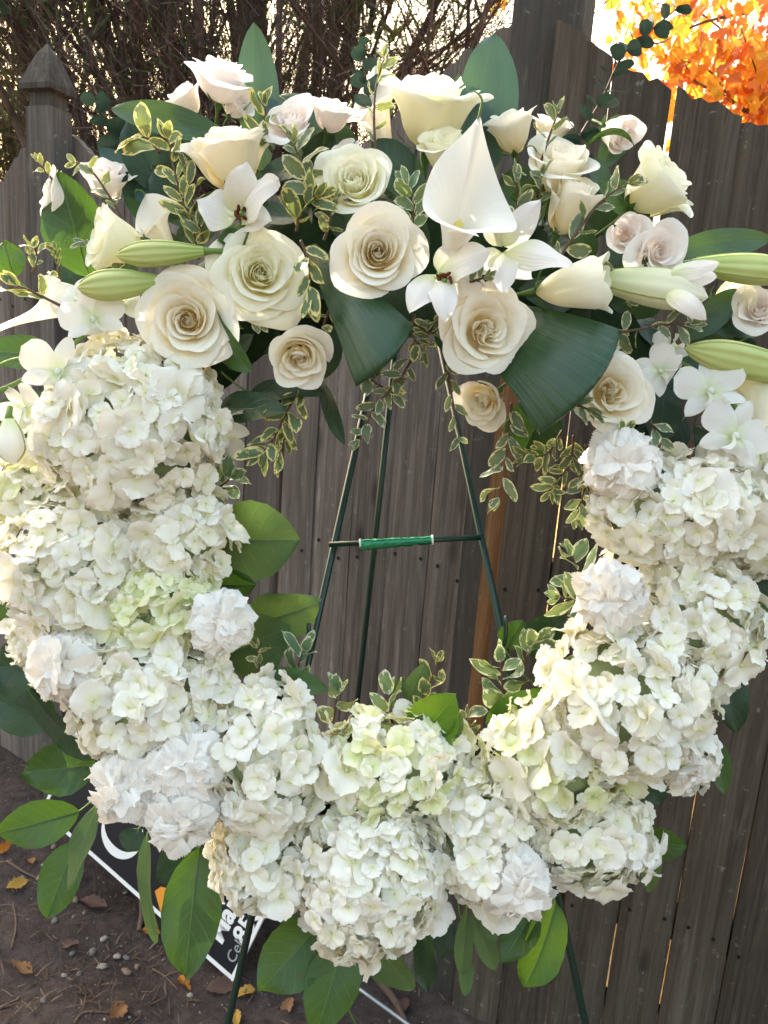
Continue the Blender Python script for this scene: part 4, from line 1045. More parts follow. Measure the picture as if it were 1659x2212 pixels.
def sprig(pts, label, n=9, size=58, mat='var', seed=0, fan=.9, stem=.0016, term=True, hang=0.0, t0=.12, smat='stem_brown', name='variegated_sprig', cat='sprig', group='variegated pittosporum sprigs of the wreath'):
    r = np.random.default_rng(seed + 7); path = smooth_path([P(*p) for p in pts], 24); dm = pts[0][2]
    b = path[0].copy(); root = empty(name, Matrix.Translation(b), label, cat, group)
    obj('stem', tube_mesh('stem', [q - b for q in path], [stem * (1.15 - .6 * i / 24) for i in range(25)], M[smat], 6), root)
    for i in range(n):
        s = t0 + (1 - t0) * (i + .5 * r.random()) / n; k = min(23, int(s * 24)); p = path[k]; tg = (path[k + 1] - path[k]).normalized()
        side = tg.cross(CB).normalized() * (1 if i % 2 else -1)
        a = fan * r.uniform(.35, 1.45)
        dd = tg * math.cos(a) + (side * r.uniform(.75, 1) + CB * r.normal(.1, .45)).normalized() * math.sin(a) + Vector((0, 0, -hang))
        zz = CB + Vector(r.normal(0, .85, 3)) + CU * .3
        obj('leaf', vleaf(mat, int(r.integers(10))), root, frame_y(dd, zz, p - b, 0, px(size, dm) * r.uniform(.7, 1.15)))
    if term:
        for j in range(3):
            tg = (path[-1] - path[-3]).normalized(); dd = tg + Vector(r.normal(0, .42, 3))
            obj('leaf', vleaf(mat, int(r.integers(10))), root, frame_y(dd, CB + Vector(r.normal(0, .5, 3)), path[-1] - b, 0, px(size, dm) * r.uniform(.5, .85)))
    return root
def rosette(x, y, d, label, n=7, size=55, mat='var', seed=0, facing=(0, 0, 1), spread=.35, name='variegated_sprig', group='variegated pittosporum sprigs of the wreath'):
    r = np.random.default_rng(seed + 70); c = P(x, y, d); nn = cv(facing); root = empty(name, frame(nn, c), label, 'sprig', group)
    obj('stem', tube_mesh('stem', [(0, 0, -.05), (0, .004, -.02), (0, 0, 0)], .0017, M['stem_brown'], 6), root)
    for i in range(n):
        a = i * 2.39996 + r.normal(0, .2); el = spread + .5 * (i / n)
        dd = Vector((math.cos(a), math.sin(a), el)); obj('leaf', vleaf(mat, int(r.integers(10))), root, frame_y(dd, Vector((0, 0, 1)) + Vector(r.normal(0, .25, 3)), Vector((0, 0, -.004 + .002 * i)), 0, px(size, d) * r.uniform(.7, 1.1) * (1 - .25 * i / n)))
    return root
def eucalyptus(pts, label, n=12, size=26, seed=0):
    r = np.random.default_rng(seed + 31); path = smooth_path([P(*p) for p in pts], 30); dm = pts[0][2]; b = path[0].copy()
    root = empty('eucalyptus', Matrix.Translation(b), label, 'eucalyptus', 'eucalyptus stems of the wreath')
    obj('stem', tube_mesh('stem', [q - b for q in path], [.0020 * (1.1 - .75 * i / 30) for i in range(31)], M['stem_brown'], 6), root)
    for i in range(n):
        s = .06 + .92 * i / (n - 1); k = min(29, int(s * 30)); p = path[k]; tg = (path[k + 1] - path[k]).normalized()
        q = i * 1.571 + r.normal(0, .2); e1 = tg.orthogonal().normalized(); e2 = tg.cross(e1); sd = e1 * math.cos(q) + e2 * math.sin(q)
        for sg in (1, -1):
            dd = sd * sg + tg * r.uniform(.25, .6); sz = px(size, dm) * (1.15 - .5 * s) * 1.9
            me = leaf_mesh('leaf', M['euc'], 1.0, .92, (.55, .42), .10, r.uniform(-.3, .5), .03, nu=8, nv=8, seed=i)
            obj('leaf', me, root, frame_y(dd, tg + Vector(r.normal(0, .25, 3)), p - b, 0, sz * r.uniform(.85, 1.1)))
    return root
def fan_leaf(apex, c1, c2, d_apex, d_edge, bulge, label, seed=0, awid=.16, pleat=.0011, npl=11):
    """a wide leaf folded over: pleats run from the narrow end to the fold, and the blade returns behind it"""
    A = P(apex[0], apex[1], d_apex); C1 = P(c1[0], c1[1], d_edge); C2 = P(c2[0], c2[1], d_edge)
    root_m = frame_y((C1 + C2) / 2 - A, CB, A); root = obj('folded_leaf', None) if False else None
    nu, nv, nb = 28, 20, 10; inv = root_m.inverted(); V = []; UV = []
    for i in range(nv + nb + 1):
        for j in range(nu + 1):
            u = j / nu; s = min(1.0, i / nv)
            e = C1.lerp(C2, u); a = A + (e - (C1 + C2) / 2) * awid
            # slightly bowed outer edge
            p = a.lerp(e, s) + CB * (bulge * math.sin(u * math.pi) * (.25 + .75 * s) + bulge * .55 * math.sin(s * math.pi * .8)) + CB * pleat * math.sin(u * npl * 2 * math.pi) * s
            p += (e - a).normalized() * (.012 * math.sin(u * math.pi) * s)
            if i > nv:
                k = (i - nv) / nb; ang = k * math.pi; rr = .007
                back = (a - e).normalized()
                p = p + CF * rr * (1 - math.cos(min(1, k * 2.2) * math.pi)) + back * ((.05 * max(0, k - .3)) - rr * math.sin(min(1, k * 2.2) * math.pi) * 1.0)
            V.append(inv @ p); UV.append((u, i / (nv + nb)))
    o = obj('folded_leaf', mesh('folded_leaf', V, gridf(nu, nv + nb), M['strap'], UV), None, root_m)
    return tag(o, label, 'leaf', 'folded fan leaves of the wreath')

# ------------------------------------------------------------------ the wreath: foam ring
def foam_ring():
    c = P(850, 1130, .935); root_m = frame(CB, c); V = []; n, k = 72, 14; r = np.random.default_rng(1)
    for i in range(n):
        a = 2 * math.pi * i / n; R = px(565, .935) * (1 + .01 * math.sin(3 * a)); up = max(0, math.sin(a)) ** 1.5
        for j in range(k):
            b = 2 * math.pi * j / k; rr = (px(70, .935) + px(75, .935) * up) * (1 + r.normal(0, .06))
            V.append(((R + rr * math.cos(b)) * math.cos(a), (R * 1.02 + rr * math.cos(b)) * math.sin(a), rr * .42 * math.sin(b)))
    F = [(i * k + j, ((i + 1) % n) * k + j, ((i + 1) % n) * k + (j + 1) % k, i * k + (j + 1) % k) for i in range(n) for j in range(k)]
    o = obj('foam_ring', mesh('foam_ring', V, F, M['foam']), None, root_m)
    tag(o, 'dark green foam ring on the easel hidden behind the flowers', 'wreath ring')
foam_ring()

# ------------------------------------------------------------------ hydrangeas
HYD = [
 (290, 930, 185, 185, .865, 'hyd', 33, 'big white hydrangea head right below the large left rose'),
 (95, 1055, 100, 82, .90, 'mixed', 30, 'pale greenish hydrangea head at the left edge under the orchids'),
 (165, 1225, 155, 140, .865, 'hyd', 34, 'white hydrangea head bulging out at the left picture edge'),
 (395, 1165, 100, 120, .875, 'hyd', 31, 'white hydrangea head beside the round leaf on the inner left rim'),
 (345, 1315, 118, 100, .86, 'hydg', 31, 'greenish hydrangea head in the middle of the left arm'),
 (325, 1500, 160, 135, .855, 'hyd', 35, 'white hydrangea head with large petals above the stacked carnations'),
 (580, 1640, 122, 165, .865, 'hyd', 34, 'white hydrangea head at the lower left inner rim of the wreath'),
 (562, 1858, 100, 100, .865, 'hyd', 32, 'white hydrangea head at the lower left, right of the carnations'),
 (850, 1655, 165, 112, .875, 'mixed', 31, 'greenish white hydrangea head under the serrated green leaf'),
 (800, 1890, 148, 152, .85, 'hyd', 31, 'round hydrangea head hanging lowest at the bottom of the wreath'),
 (1045, 1800, 108, 150, .87, 'hyd', 34, 'white hydrangea head right of the lowest head, above the lone carnation'),
 (1190, 1640, 142, 122, .86, 'mixed', 32, 'creamy hydrangea head below the sunlit yellow green leaf'),
 (1275, 1800, 135, 105, .87, 'hyd', 34, 'white hydrangea head at the lower right outer rim'),
 (1345, 1505, 178, 165, .85, 'hyd', 36, 'largest white hydrangea head on the lower right arm'),
 (1490, 1345, 132, 138, .87, 'hyd', 33, 'white hydrangea head right of the carnation on the right arm'),
 (1465, 1105, 185, 112, .865, 'hyd', 36, 'wide white hydrangea head under the right hand orchids'),
 (1640, 1120, 85, 115, .89, 'hyd', 32, 'hydrangea head cut off by the right picture edge'),
 (1480, 1620, 60, 70, .90, 'hyd', 30, 'small hydrangea cluster behind the largest head at lower right'),
 (90, 1370, 60, 70, .92, 'hyd', 28, 'bit of white hydrangea tucked behind the left carnation'),
]
for i, (x, y, rx, ry, d, mt, fs, lab) in enumerate(HYD): hydrangea(x, y, rx * 1.04, ry * 1.04, d, lab, 50 + i, mt, fs)

# ------------------------------------------------------------------ carnations
for i, (x, y, rp, d, n, lab) in enumerate([
 (258, 1705, 78, 0.805, (-.25, -.1, 1), 'white carnation at lower left, left one of the pair'),
 (400, 1655, 84, 0.800, (.1, .15, 1), 'upper white carnation of the stacked pair at lower left'),
 (385, 1780, 78, 0.800, (0, -.35, 1), 'lower white carnation of the stacked pair at lower left'),
 (125, 1440, 82, 0.815, (-.3, .1, 1), 'white carnation at the left edge with a sunlit rim'),
 (485, 1345, 68, 0.815, (.45, .1, 1), 'white carnation on the inner left rim below the round leaf'),
 (1322, 1290, 76, 0.805, (-.3, 0, 1), 'white carnation on the inner right rim between hydrangeas'),
 (1352, 1000, 78, 0.815, (-.1, .1, 1), 'white carnation below the double centred rose on the right'),
 (1122, 1932, 76, 0.815, (.1, -.5, 1), 'lone white carnation at the bottom right of the wreath'),
 (1592, 985, 42, 0.845, (.3, 0, 1), 'small carnation peeping out beneath the right hand orchids'),
 (1490, 1668, 42, 0.845, (.3, -.4, 1), 'small carnation edge under the lower right hydrangea')]): carnation(x, y, rp, d, n, lab, 200 + i)

# ------------------------------------------------------------------ roses
ROSES = [
 # x, y, r, depth, facing, open, petals, material, ruffle, label
 (402, 690, 112, .825, (.14, -.16, 1), .86, 34, 'rose', .8, 'largest open cream rose at left above the hydrangeas'),
 (816, 546, 98, .80, (.02, -.16, 1), .84, 34, 'rose', .8, 'open cream rose in the middle beside the white lily'),
 (1050, 716, 96, .82, (.18, -.22, 1), .92, 34, 'rose', 1.5, 'open cream rose hanging between the two fan leaves'),
 (562, 588, 98, .83, (.25, -.10, .9), 1.02, 34, 'rose_green', 1.7, 'ruffled greenish cream rose left of the first fan leaf'),
 (768, 395, 82, .84, (-.1, .15, 1), .84, 32, 'rose_green', 1.0, 'greenish cream rose directly above the middle rose'),
 (495, 345, 104, .85, (-.12, .88, .45), .85, 26, 'rose', 1.0, 'cream rose seen from the side above the left lily'),
 (255, 522, 78, .85, (-.80, .20, .5), .72, 24, 'rose_green', 1.0, 'cream rose turned left above the two green lily buds'),
 (646, 772, 72, .83, (.05, -.55, .8), .68, 26, 'rose', .9, 'half open rose drooping at the inner rim below the left roses'),
 (1320, 848, 84, .82, (-.08, -.1, 1), .95, 34, 'rose', 1.7, 'cream rose with double folded centre right of the second fan leaf'),
 (1222, 622, 70, .83, (.88, .02, .42), .55, 20, 'rose_green', .7, 'rose bud pointing right under the right lily'),
 (1412, 412, 92, .86, (.62, .42, .5), .78, 24, 'rose_green', 1.1, 'greenish rose standing out at right against the fence'),
 (1206, 370, 82, .865, (.10, .62, .7), .80, 26, 'rose', .9, 'white rose at right, upper of two one above the other'),
 (1222, 458, 60, .855, (.25, .70, .6), .62, 20, 'rose', .9, 'white rose bud at right, lower of two one above the other'),
 (928, 245, 118, .89, (.08, .80, .45), .84, 28, 'rose_green', 1.9, 'tall cream rose at the top seen from behind'),
 (962, 330, 62, .86, (-.1, .7, .7), .75, 24, 'rose_green', 1.2, 'small greenish rose half hidden behind the big calla'),
 (1048, 860, 62, .90, (-.45, -.35, .6), .8, 22, 'rose', 1.2, 'dim rose tucked behind the second fan leaf at the inner rim'),
 (1630, 850, 88, .88, (.35, -.45, .5), .55, 18, 'rose_green', .8, 'pale rose bud at the right edge under the lily bud'),
 (1105, 288, 66, .89, (-.25, .75, .5), .78, 20, 'rose', 1.3, 'white rose beside the upright leaf at upper right'),
 (1190, 288, 48, .90, (.2, .7, .5), .75, 18, 'rose', .9, 'small white rose behind the variegated tip at upper right'),
 (1290, 745, 50, .88, (.2, .3, .8), .8, 18, 'rose', 1.0, 'pale rose petals peeping above the double centred rose'),
 (1575, 640, 46, .89, (.6, .2, .5), .6, 16, 'rose_green', .9, 'small yellowish rose behind the opening lily at right'),
]
for i, (x, y, rp, d, n, op, N, mt, ruf, lab) in enumerate(ROSES):
    rose(x, y, rp * 1.11, d, n, op, 300 + i, lab, N, mt, ruf, inner_ruf=1.2 if ruf > 1.4 else 1.0, back=.62 if n[2] > .7 else .55, squash=(.78, .92, .84, .80, .95)[i % 5] if n[2] > .7 else (1.05 if op > .7 else 1.28), quart=.17 if 'double' in lab or 'hanging between' in lab else 0)
SPRAY = [
 (478, 172, 72, .88, (.25, .75, .55), .95, 'fully open blush spray rose at the top left of the wreath'),
 (402, 220, 46, .90, (-.4, .6, .6), .75, 'blush spray rose half hidden left of the top left spray rose'),
 (508, 228, 42, .90, (.4, .2, .6), .7, 'small blush spray rose under the top left spray rose'),
 (628, 262, 64, .86, (-.25, .35, .8), .95, 'blush spray rose left one of the pair above the greenish rose'),
 (714, 248, 58, .87, (.25, .75, .5), .92, 'blush spray rose right one of the pair above the greenish rose'),
 (742, 342, 46, .87, (-.4, .6, .6), .85, 'blush spray rose tucked behind the greenish middle rose'),
 (128, 428, 62, .88, (-.85, .25, .35), .9, 'blush spray rose facing left at the far upper left'),
 (232, 392, 58, .885, (.2, .65, .6), .8, 'blush spray rose behind the big green leaf at upper left'),
 (1350, 506, 46, .84, (-.15, -.25, .9), .72, 'pinkish spray rose bud left one of the pair at right'),
 (1424, 545, 62, .83, (.15, -.25, .9), .95, 'open blush spray rose right one of the pair at right'),
 (1640, 668, 54, .86, (-.3, .1, .8), .9, 'blush spray rose at the right picture edge'),
 (1330, 285, 46, .90, (.35, -.5, .5), .6, 'nodding blush spray rose against the fence at upper right'),
]
for i, (x, y, rp, d, n, op, lab) in enumerate(SPRAY):
    rose(x, y, rp * 1.12, d, n, op, 500 + i, lab, 17, 'spray' if 'white' not in lab else 'orchid', 1.3, 'spray_rose', 'small spray roses of the wreath', .55, squash=.82 if n[2] > .7 else 1.0)

# ------------------------------------------------------------------ callas
calla(962, 585, .825, 1012, 418, .775, 80, 'large open calla lily standing in front at the top middle', (.1, -.1, .95), 1, .55, 1.0, .24)
calla(300, 652, .90, 30, 652, .84, 84, 'calla lily lying sideways at the left picture edge', (-.2, .7, .5), 2, .10, .3, .2, 1.12, .45)
calla(850, 360, .91, 800, 205, .90, 52, 'calla lily beside the tall rose at the top', (-.5, .3, .6), 3, .12, .3, .4)
calla(385, 560, .87, 325, 468, .86, 44, 'small curled calla lily behind the left lily bud', (-.4, .3, .6), 4, .1, .6, .5)

# ------------------------------------------------------------------ lilies
lily(943, 594, .800, (-.05, -.25, 1), [(888, 676, .765, 66, 1.2, .2), (958, 694, .765, 62, 1.3, -.2), (1056, 545, .77, 80, .8, -.4), (1046, 618, .80, 62, .6, .2), (1010, 525, .80, 66, .4, .1)], 'open white lily with dark red anthers right of the middle rose', True, 1)
lily(1085, 540, .815, (.2, .2, 1), [(1165, 432, .80, 58, .5, .1), (1232, 578, .785, 70, .8, -.3), (1066, 425, .81, 62, .4, .1), (1085, 632, .79, 60, 1.0, .1), (1148, 600, .83, 56, .6, .1), (1020, 590, .82, 50, .5, 0)], 'white lily with long pointed petals below the big calla', False, 2)
lily(516, 470, .83, (-.1, .2, 1), [(532, 356, .80, 70, 1.3, .15), (602, 400, .79, 86, 1.2, -.4), (428, 436, .82, 104, .9, .5), (585, 480, .81, 60, 1.1, -.1)], 'white lily with dark red anthers under the side facing rose', True, 3)
hl = lily_bud(1285, 604, .845, 1530, 640, .80, 84, 'half open lily trumpet pointing right below the spray rose pair', 'lily_green', 6, -.03); hl['category'] = 'lily'; hl.name = 'lily'
_mi = hl.matrix_basis.inverted()
for k, (ax, ay, bx, by, w, cu, ro) in enumerate([(1440, 632, 1538, 702, 46, 1.7, .2), (1450, 590, 1556, 566, 46, -.5, -.2), (1450, 600, 1552, 598, 46, -.7, .3), (1450, 640, 1500, 702, 34, 1.7, -.3)]):
    petal_leaf('petal', hl, _mi, M['lily'], P(ax, ay, .80), P(bx, by, .785), w, .79, ro, cu, (.5, .7), -.22, .05, 60 + k)
lily_bud(440, 543, .815, 250, 552, .80, 56, 'upper of two green lily buds pointing left')
lily_bud(350, 607, .82, 166, 622, .80, 66, 'lower of two green lily buds pointing left', seed=1)
lily_bud(1492, 572, .84, 1720, 592, .83, 66, 'long green lily bud crossing the right edge, upper one', seed=2)
lily_bud(1760, 815, .84, 1478, 752, .83, 74, 'fat green lily bud crossing the right edge, lower one', seed=3)

# ------------------------------------------------------------------ orchids
ORC = []
for i, (x, y, rp, d, n, roll, op, lab) in enumerate([
 (205, 688, 74, .825, (.1, -.1, 1), .2, .9, 'white orchid touching the left of the largest rose'),
 (128, 800, 84, .815, (.2, -.2, 1), -.3, .9, 'white orchid hanging over the upper left hydrangea'),
 (170, 655, 58, .84, (-.3, .3, .8), .6, .8, 'small white orchid under the lower green lily bud'),
 (265, 660, 56, .84, (.3, .4, .7), -.8, .8, 'white orchid petals between lily bud and largest rose'),
 (60, 880, 68, .85, (-.3, -.4, .7), .5, .75, 'greenish white orchid at the left edge above the drooping bud'),
 (1530, 845, 82, .83, (-.1, .1, 1), .15, 1.0, 'five petalled white orchid at right, upper one of the spray'),
 (1582, 938, 88, .82, (.1, -.1, 1), -.35, 1.0, 'large white orchid at right, lower one of the spray'),
 (1425, 802, 62, .84, (-.3, -.1, .9), 1.0, .7, 'plump half closed white orchid beginning the right hand spray'),
 (1442, 758, 50, .86, (.3, .3, .8), 2.2, .75, 'small white orchid under the horizontal variegated sprig'),
 (1640, 985, 48, .86, (.3, -.3, .8), .8, .8, 'white orchid petals at the right picture edge')]): ORC.append(orchid(x, y, rp, d, n, roll, lab, 30 + i, op))
lily_bud(20, 905, .84, 28, 1002, .84, 62, 'drooping pale orchid bud at the left picture edge', 'orchid', 5)
for k, pts, rr in ((4, [(-40, 860, .84), (30, 830, .84), (80, 800, .84)], .0032), (1, [(150, 785, .822), (152, 755, .82), (175, 730, .82), (215, 712, .825)], .0026),
                   (1, [(-20, 800, .84), (20, 780, .835), (62, 772, .83), (90, 775, .83)], .0024), (5, [(1450, 775, .87), (1530, 820, .86), (1600, 890, .85), (1700, 975, .85)], .0034)):
    stem_part(ORC[k], pts, rr, M['stem_green'])

# ------------------------------------------------------------------ folded fan leaves
fan_leaf((672, 535), (765, 824), (884, 698), .87, .80, .020, 'dark green folded fan leaf left of the easel top', 1)
fan_leaf((1092, 715), (1160, 928), (1328, 712), .86, .81, .022, 'dark green folded fan leaf on the right under the rose bud', 2, .55)

# ------------------------------------------------------------------ long strap leaves
def strap(*a, **k):
    k.setdefault('mat', 'strap_blue'); k.setdefault('name', 'strap_leaf'); k.setdefault('group', 'long pointed leaves of the wreath'); k.setdefault('shape', (.8, .75)); k.setdefault('petiole', False); k.setdefault('pleat', .004)
    return leaf(*a, **k)
strap(568, 380, .92, 548, 48, .90, 94, 'upright blue green pointed leaf at the top left', curl=-.25, fold=.3, seed=1)
strap(1035, 400, .93, 1066, 72, .91, 128, 'upright wide blue green leaf at the top right of the tall rose', curl=.35, fold=.25, seed=2)
strap(500, 300, .88, 238, 234, .87, 72, 'long green leaf pointing left at the upper left', curl=.2, fold=.25, seed=3, mat='strap')
strap(420, 500, .90, 212, 318, .90, 66, 'pale streaked leaf slanting down behind the upper left flowers', curl=.2, fold=.2, seed=4)
strap(1440, 545, .88, 1665, 515, .88, 66, 'dark ribbed leaf pointing right against the fence', curl=.15, fold=.15, seed=5, mat='strap')
strap(1485, 735, .88, 1597, 624, .87, 62, 'dark leaf slanting up behind the opening lily', curl=.2, fold=.15, seed=6, mat='strap')
strap(1290, 370, .92, 1368, 254, .92, 56, 'pale pointed leaf tip at the right beside the fence', curl=.2, seed=7)
strap(720, 400, .92, 560, 205, .91, 60, 'pale edged leaf behind the spray rose pair', curl=.3, seed=8)
strap(1060, 420, .93, 990, 160, .925, 80, 'dark upright leaf just left of the wide top leaf', curl=.3, seed=9, mat='strap')
strap(1240, 370, .88, 1342, 330, .87, 60, 'dark arched leaf loop at the foot of the eucalyptus', curl=2.2, fold=.3, seed=10, mat='strap', chord=1.6, roll=.3, zhint=CU)

# ------------------------------------------------------------------ broad leaves
LV = [
 # base, tip, width, material, roll, curl, label
 (470, 1165, .93, 650, 1165, .90, 172, 'salal_back', .1, .2, 'large round green leaf at the left of the opening'),
 (450, 1262, .94, 555, 1262, .91, 74, 'salal', .1, .3, 'small green leaf just below the large round leaf'),
 (530, 1355, .93, 692, 1300, .90, 122, 'salal_back', .2, .2, 'broad green leaf pointing to the left easel leg'),
 (480, 1420, .93, 625, 1352, .905, 150, 'salal_back', 0, .3, 'broad dull green leaf behind the inner left carnation'),
 (570, 1472, .89, 708, 1490, .85, 66, 'salal', -.5, .7, 'bent bright green leaf over the lower left inner rim'),
 (210, 1652, .92, 48, 1668, .90, 112, 'salal', .2, .3, 'dark oval leaf pointing left above the lower left carnations'),
 (172, 1752, .92, -10, 1800, .90, 98, 'salal', 0, .25, 'long green leaf reaching the left picture edge low down'),
 (165, 1815, .93, 102, 1985, .91, 92, 'salal', .1, .3, 'oval green leaf hanging at lower left under the carnation'),
 (212, 1735, .91, 146, 1925, .89, 56, 'salal_back', .5, .2, 'narrow pale leaf hanging in front of the oval leaf'),
 (60, 1490, .93, 222, 1640, .88, 96, 'salal_dark', .55, .4, 'dark folded leaf running down behind the left carnation'),
 (140, 1440, .95, -20, 1440, .93, 160, 'salal_dark', 0, .3, 'broad dark leaf at the left edge behind the carnation'),
 (100, 1310, .95, -30, 1270, .93, 130, 'salal', .2, .3, 'green leaf at the left edge behind the bulging hydrangea'),
 (120, 1560, .95, -20, 1500, .94, 110, 'salal_dark', .1, .3, 'dark leaf low at the left edge above the fence foot'),
 (140, 880, .93, -20, 925, .91, 110, 'salal_dark', 0, .3, 'dark leaf at left behind the orchids'),
 (60, 1120, .95, -15, 1060, .94, 70, 'hyd_and_sunlit_leaf', 0, .2, 'bright yellow green leaf lit by the sun at the left edge'),  # backlight put into the colour through the brighter leaf green
 (118, 770, .90, -30, 760, .88, 82, 'salal', .3, .3, 'green leaf at the left edge over the orchid stems'),
 (318, 1800, .90, 340, 2035, .89, 52, 'salal_back', .6, .5, 'narrow wavy leaf hanging beside the sign letter'),
 (430, 1830, .92, 400, 2115, .89, 126, 'salal', -.1, .25, 'largest dark leaf hanging in front of the black sign'),
 (300, 1790, .93, 275, 1840, .92, 60, 'salal_dark', 0, .3, 'dark leaf tip over the big letter of the sign'),
 (430, 1830, .95, 340, 1905, .94, 90, 'salal_dark', .2, .4, 'dark leaf behind the narrow wavy leaf'),
 (700, 1985, .92, 558, 2142, .88, 132, 'salal', .1, .3, 'broad green leaf at the bottom, left of two crossing ones'),
 (745, 2020, .91, 682, 2235, .88, 118, 'salal', -.1, .3, 'broad green leaf at the bottom, lower of two crossing ones'),
 (800, 2020, .94, 895, 2135, .90, 104, 'salal_back', .3, .4, 'pale green leaf under the lowest hydrangea'),
 (920, 2000, .94, 925, 2140, .93, 60, 'salal_dark', .6, .3, 'dark serrated leaf behind the lowest hydrangea'),
 (970, 1990, .94, 955, 2070, .93, 60, 'salal_dark', 0, .3, 'small dark leaf between the pale leaf and the narrow cluster'),
 (1200, 1950, .92, 1130, 2132, .89, 110, 'hyd_and_sunlit_leaf', -.2, .5, 'bright yellow green leaf under the lone carnation'),  # backlit look comes from the brighter leaf colour
 (1160, 1960, .91, 1085, 2080, .88, 74, 'salal', .5, .5, 'green leaf folded over the bright leaf at bottom right'),
 (1345, 1800, .93, 1484, 1826, .90, 86, 'salal', .2, .5, 'dark green leaf sticking out at the lower right'),
 (1395, 1790, .95, 1345, 1905, .93, 50, 'salal', .5, .5, 'narrow leaf hanging at lower right below the hydrangea'),
 (1415, 1800, .95, 1400, 1930, .94, 44, 'salal_back', .4, .4, 'faint thin leaf hanging beside the bright fence gap'),
 (1220, 1890, .94, 1312, 1905, .93, 40, 'salal_dark', .3, .3, 'small dark leaf right of the lone carnation'),
 (1490, 1530, .93, 1510, 1705, .90, 90, 'salal_back', .4, .4, 'pale green wavy leaf at the right outer rim'),
 (1560, 1420, .94, 1590, 1585, .92, 76, 'salal_dark', .3, .4, 'dark leaf hanging at the right outer rim'),
 (1540, 1590, .95, 1565, 1715, .93, 50, 'salal', .3, .4, 'small green leaf tip below the right outer rim'),
 (1590, 1350, .93, 1700, 1310, .91, 110, 'salal_back', 0, .3, 'pale leaf at the right edge beside the hydrangea'),
 (1600, 1240, .94, 1700, 1260, .92, 90, 'salal_dark', .2, .4, 'dark leaf at the right edge under the cut off hydrangea'),
 (1400, 1690, .95, 1425, 1740, .94, 60, 'salal_dark', 0, .3, 'dark leaf showing between the lower right hydrangeas'),
 (192, 600, .89, 128, 370, .86, 132, 'salal', .05, .15, 'big dark green leaf standing at the upper left'),
 (30, 600, .90, 8, 520, .89, 70, 'salal', .2, .3, 'round green leaf at the left edge beside the calla'),
 (450, 640, .88, 545, 800, .83, 100, 'salal', .9, .7, 'curled dark leaf right of the largest rose'),
 (465, 885, .90, 622, 890, .85, 74, 'salal_dark', -.3, .5, 'dark leaf at the inner rim below the drooping rose'),
 (540, 850, .90, 700, 850, .87, 60, 'salal_dark', -.5, .4, 'dark leaf supporting the drooping rose'),
 (905, 440, .88, 815, 300, .87, 94, 'salal_dark', .1, .3, 'dark navy leaf between greenish rose and calla'),
 (1180, 870, .93, 1120, 1000, .91, 120, 'salal', .2, .4, 'green leaf under the right fan leaf at the inner rim'),
 (1560, 1020, .92, 1500, 920, .91, 90, 'salal_dark', .1, .3, 'dark leaf behind the right hand orchids'),
 (1480, 900, .93, 1400, 990, .91, 80, 'salal_dark', .1, .3, 'dark leaf between the double centred rose and the orchids'),
 (540, 520, .85, 470, 520, .82, 60, 'salal', -.3, .6, 'curled green leaf tip under the left lily'),
 (475, 548, .84, 540, 488, .82, 50, 'salal', .3, .4, 'small green leaf in front of the left lily'),
 (350, 420, .90, 275, 255, .89, 96, 'salal_dark', .2, .3, 'round dark leaf behind the upper left sprig'),
 (400, 470, .90, 330, 360, .89, 80, 'salal_dark', .2, .3, 'dark round leaf above the small curled calla'),
 (1185, 420, .87, 1100, 425, .85, 56, 'salal', -.4, .4, 'bright green leaf left of the two white roses'),
 (1400, 480, .87, 1290, 395, .87, 80, 'salal', .2, .4, 'broad green leaf behind the sprig under the right rose'),
 (1660, 700, .90, 1500, 690, .88, 90, 'salal_dark', .2, .3, 'dark leaf under the opening lily at right'),
 (1160, 1420, .93, 1200, 1312, .91, 96, 'salal_dark', .1, .3, 'dark round leaf at the right inner rim'),
 (1090, 1400, .93, 1130, 1340, .92, 70, 'salal', .1, .3, 'green leaf beside the right easel leg'),
 (1050, 1560, .90, 1190, 1490, .86, 56, 'hyd_and_sunlit_leaf', -.4, .6, 'sunlit yellow green leaf on the right inner rim'),  # sun on this leaf is painted with the brighter green
 (600, 205, .92, 785, 330, .90, 70, 'salal_dark', .2, .3, 'dark leaf under the right spray rose of the pair'),
 (700, 830, .92, 745, 960, .90, 40, 'salal_dark', .5, .4, 'narrow dark leaf hanging left of the middle easel leg'),
]
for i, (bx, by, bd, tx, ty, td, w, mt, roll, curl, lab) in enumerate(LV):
    leaf(bx, by, bd, tx, ty, td, w, lab, mt, 'hydrangea_and_sunlit_leaf' if mt == 'hyd_and_sunlit_leaf' else 'salal_leaf', roll=roll, curl=curl, wave=.05 + .03 * (i % 3), seed=i, serr=.04)
leaf(905, 1600, .885, 985, 1500, .84, 118, 'serrated bright green hydrangea leaf at the bottom of the opening', 'hyd_and_sunlit_leaf', 'hydrangea_and_sunlit_leaf', curl=.4, serr=.22, nserr=12, fold=.3, roll=-.3, seed=90, nv=26)
leaf(950, 1605, .87, 995, 1540, .84, 44, 'pale folded edge of leaf in front of the serrated leaf', 'salal_back', 'hydrangea_and_sunlit_leaf', curl=.5, serr=.1, nserr=10, fold=.4, roll=.7, seed=91)
leaf(878, 1520, .90, 918, 1432, .89, 46, 'pale upright leaf at the bottom of the opening', 'salal_back', 'salal_leaf', curl=.3, seed=92)
leaf(852, 1500, .91, 872, 1462, .90, 30, 'small pale curled leaf left of the pale upright leaf', 'salal_back', 'salal_leaf', curl=.8, seed=93)

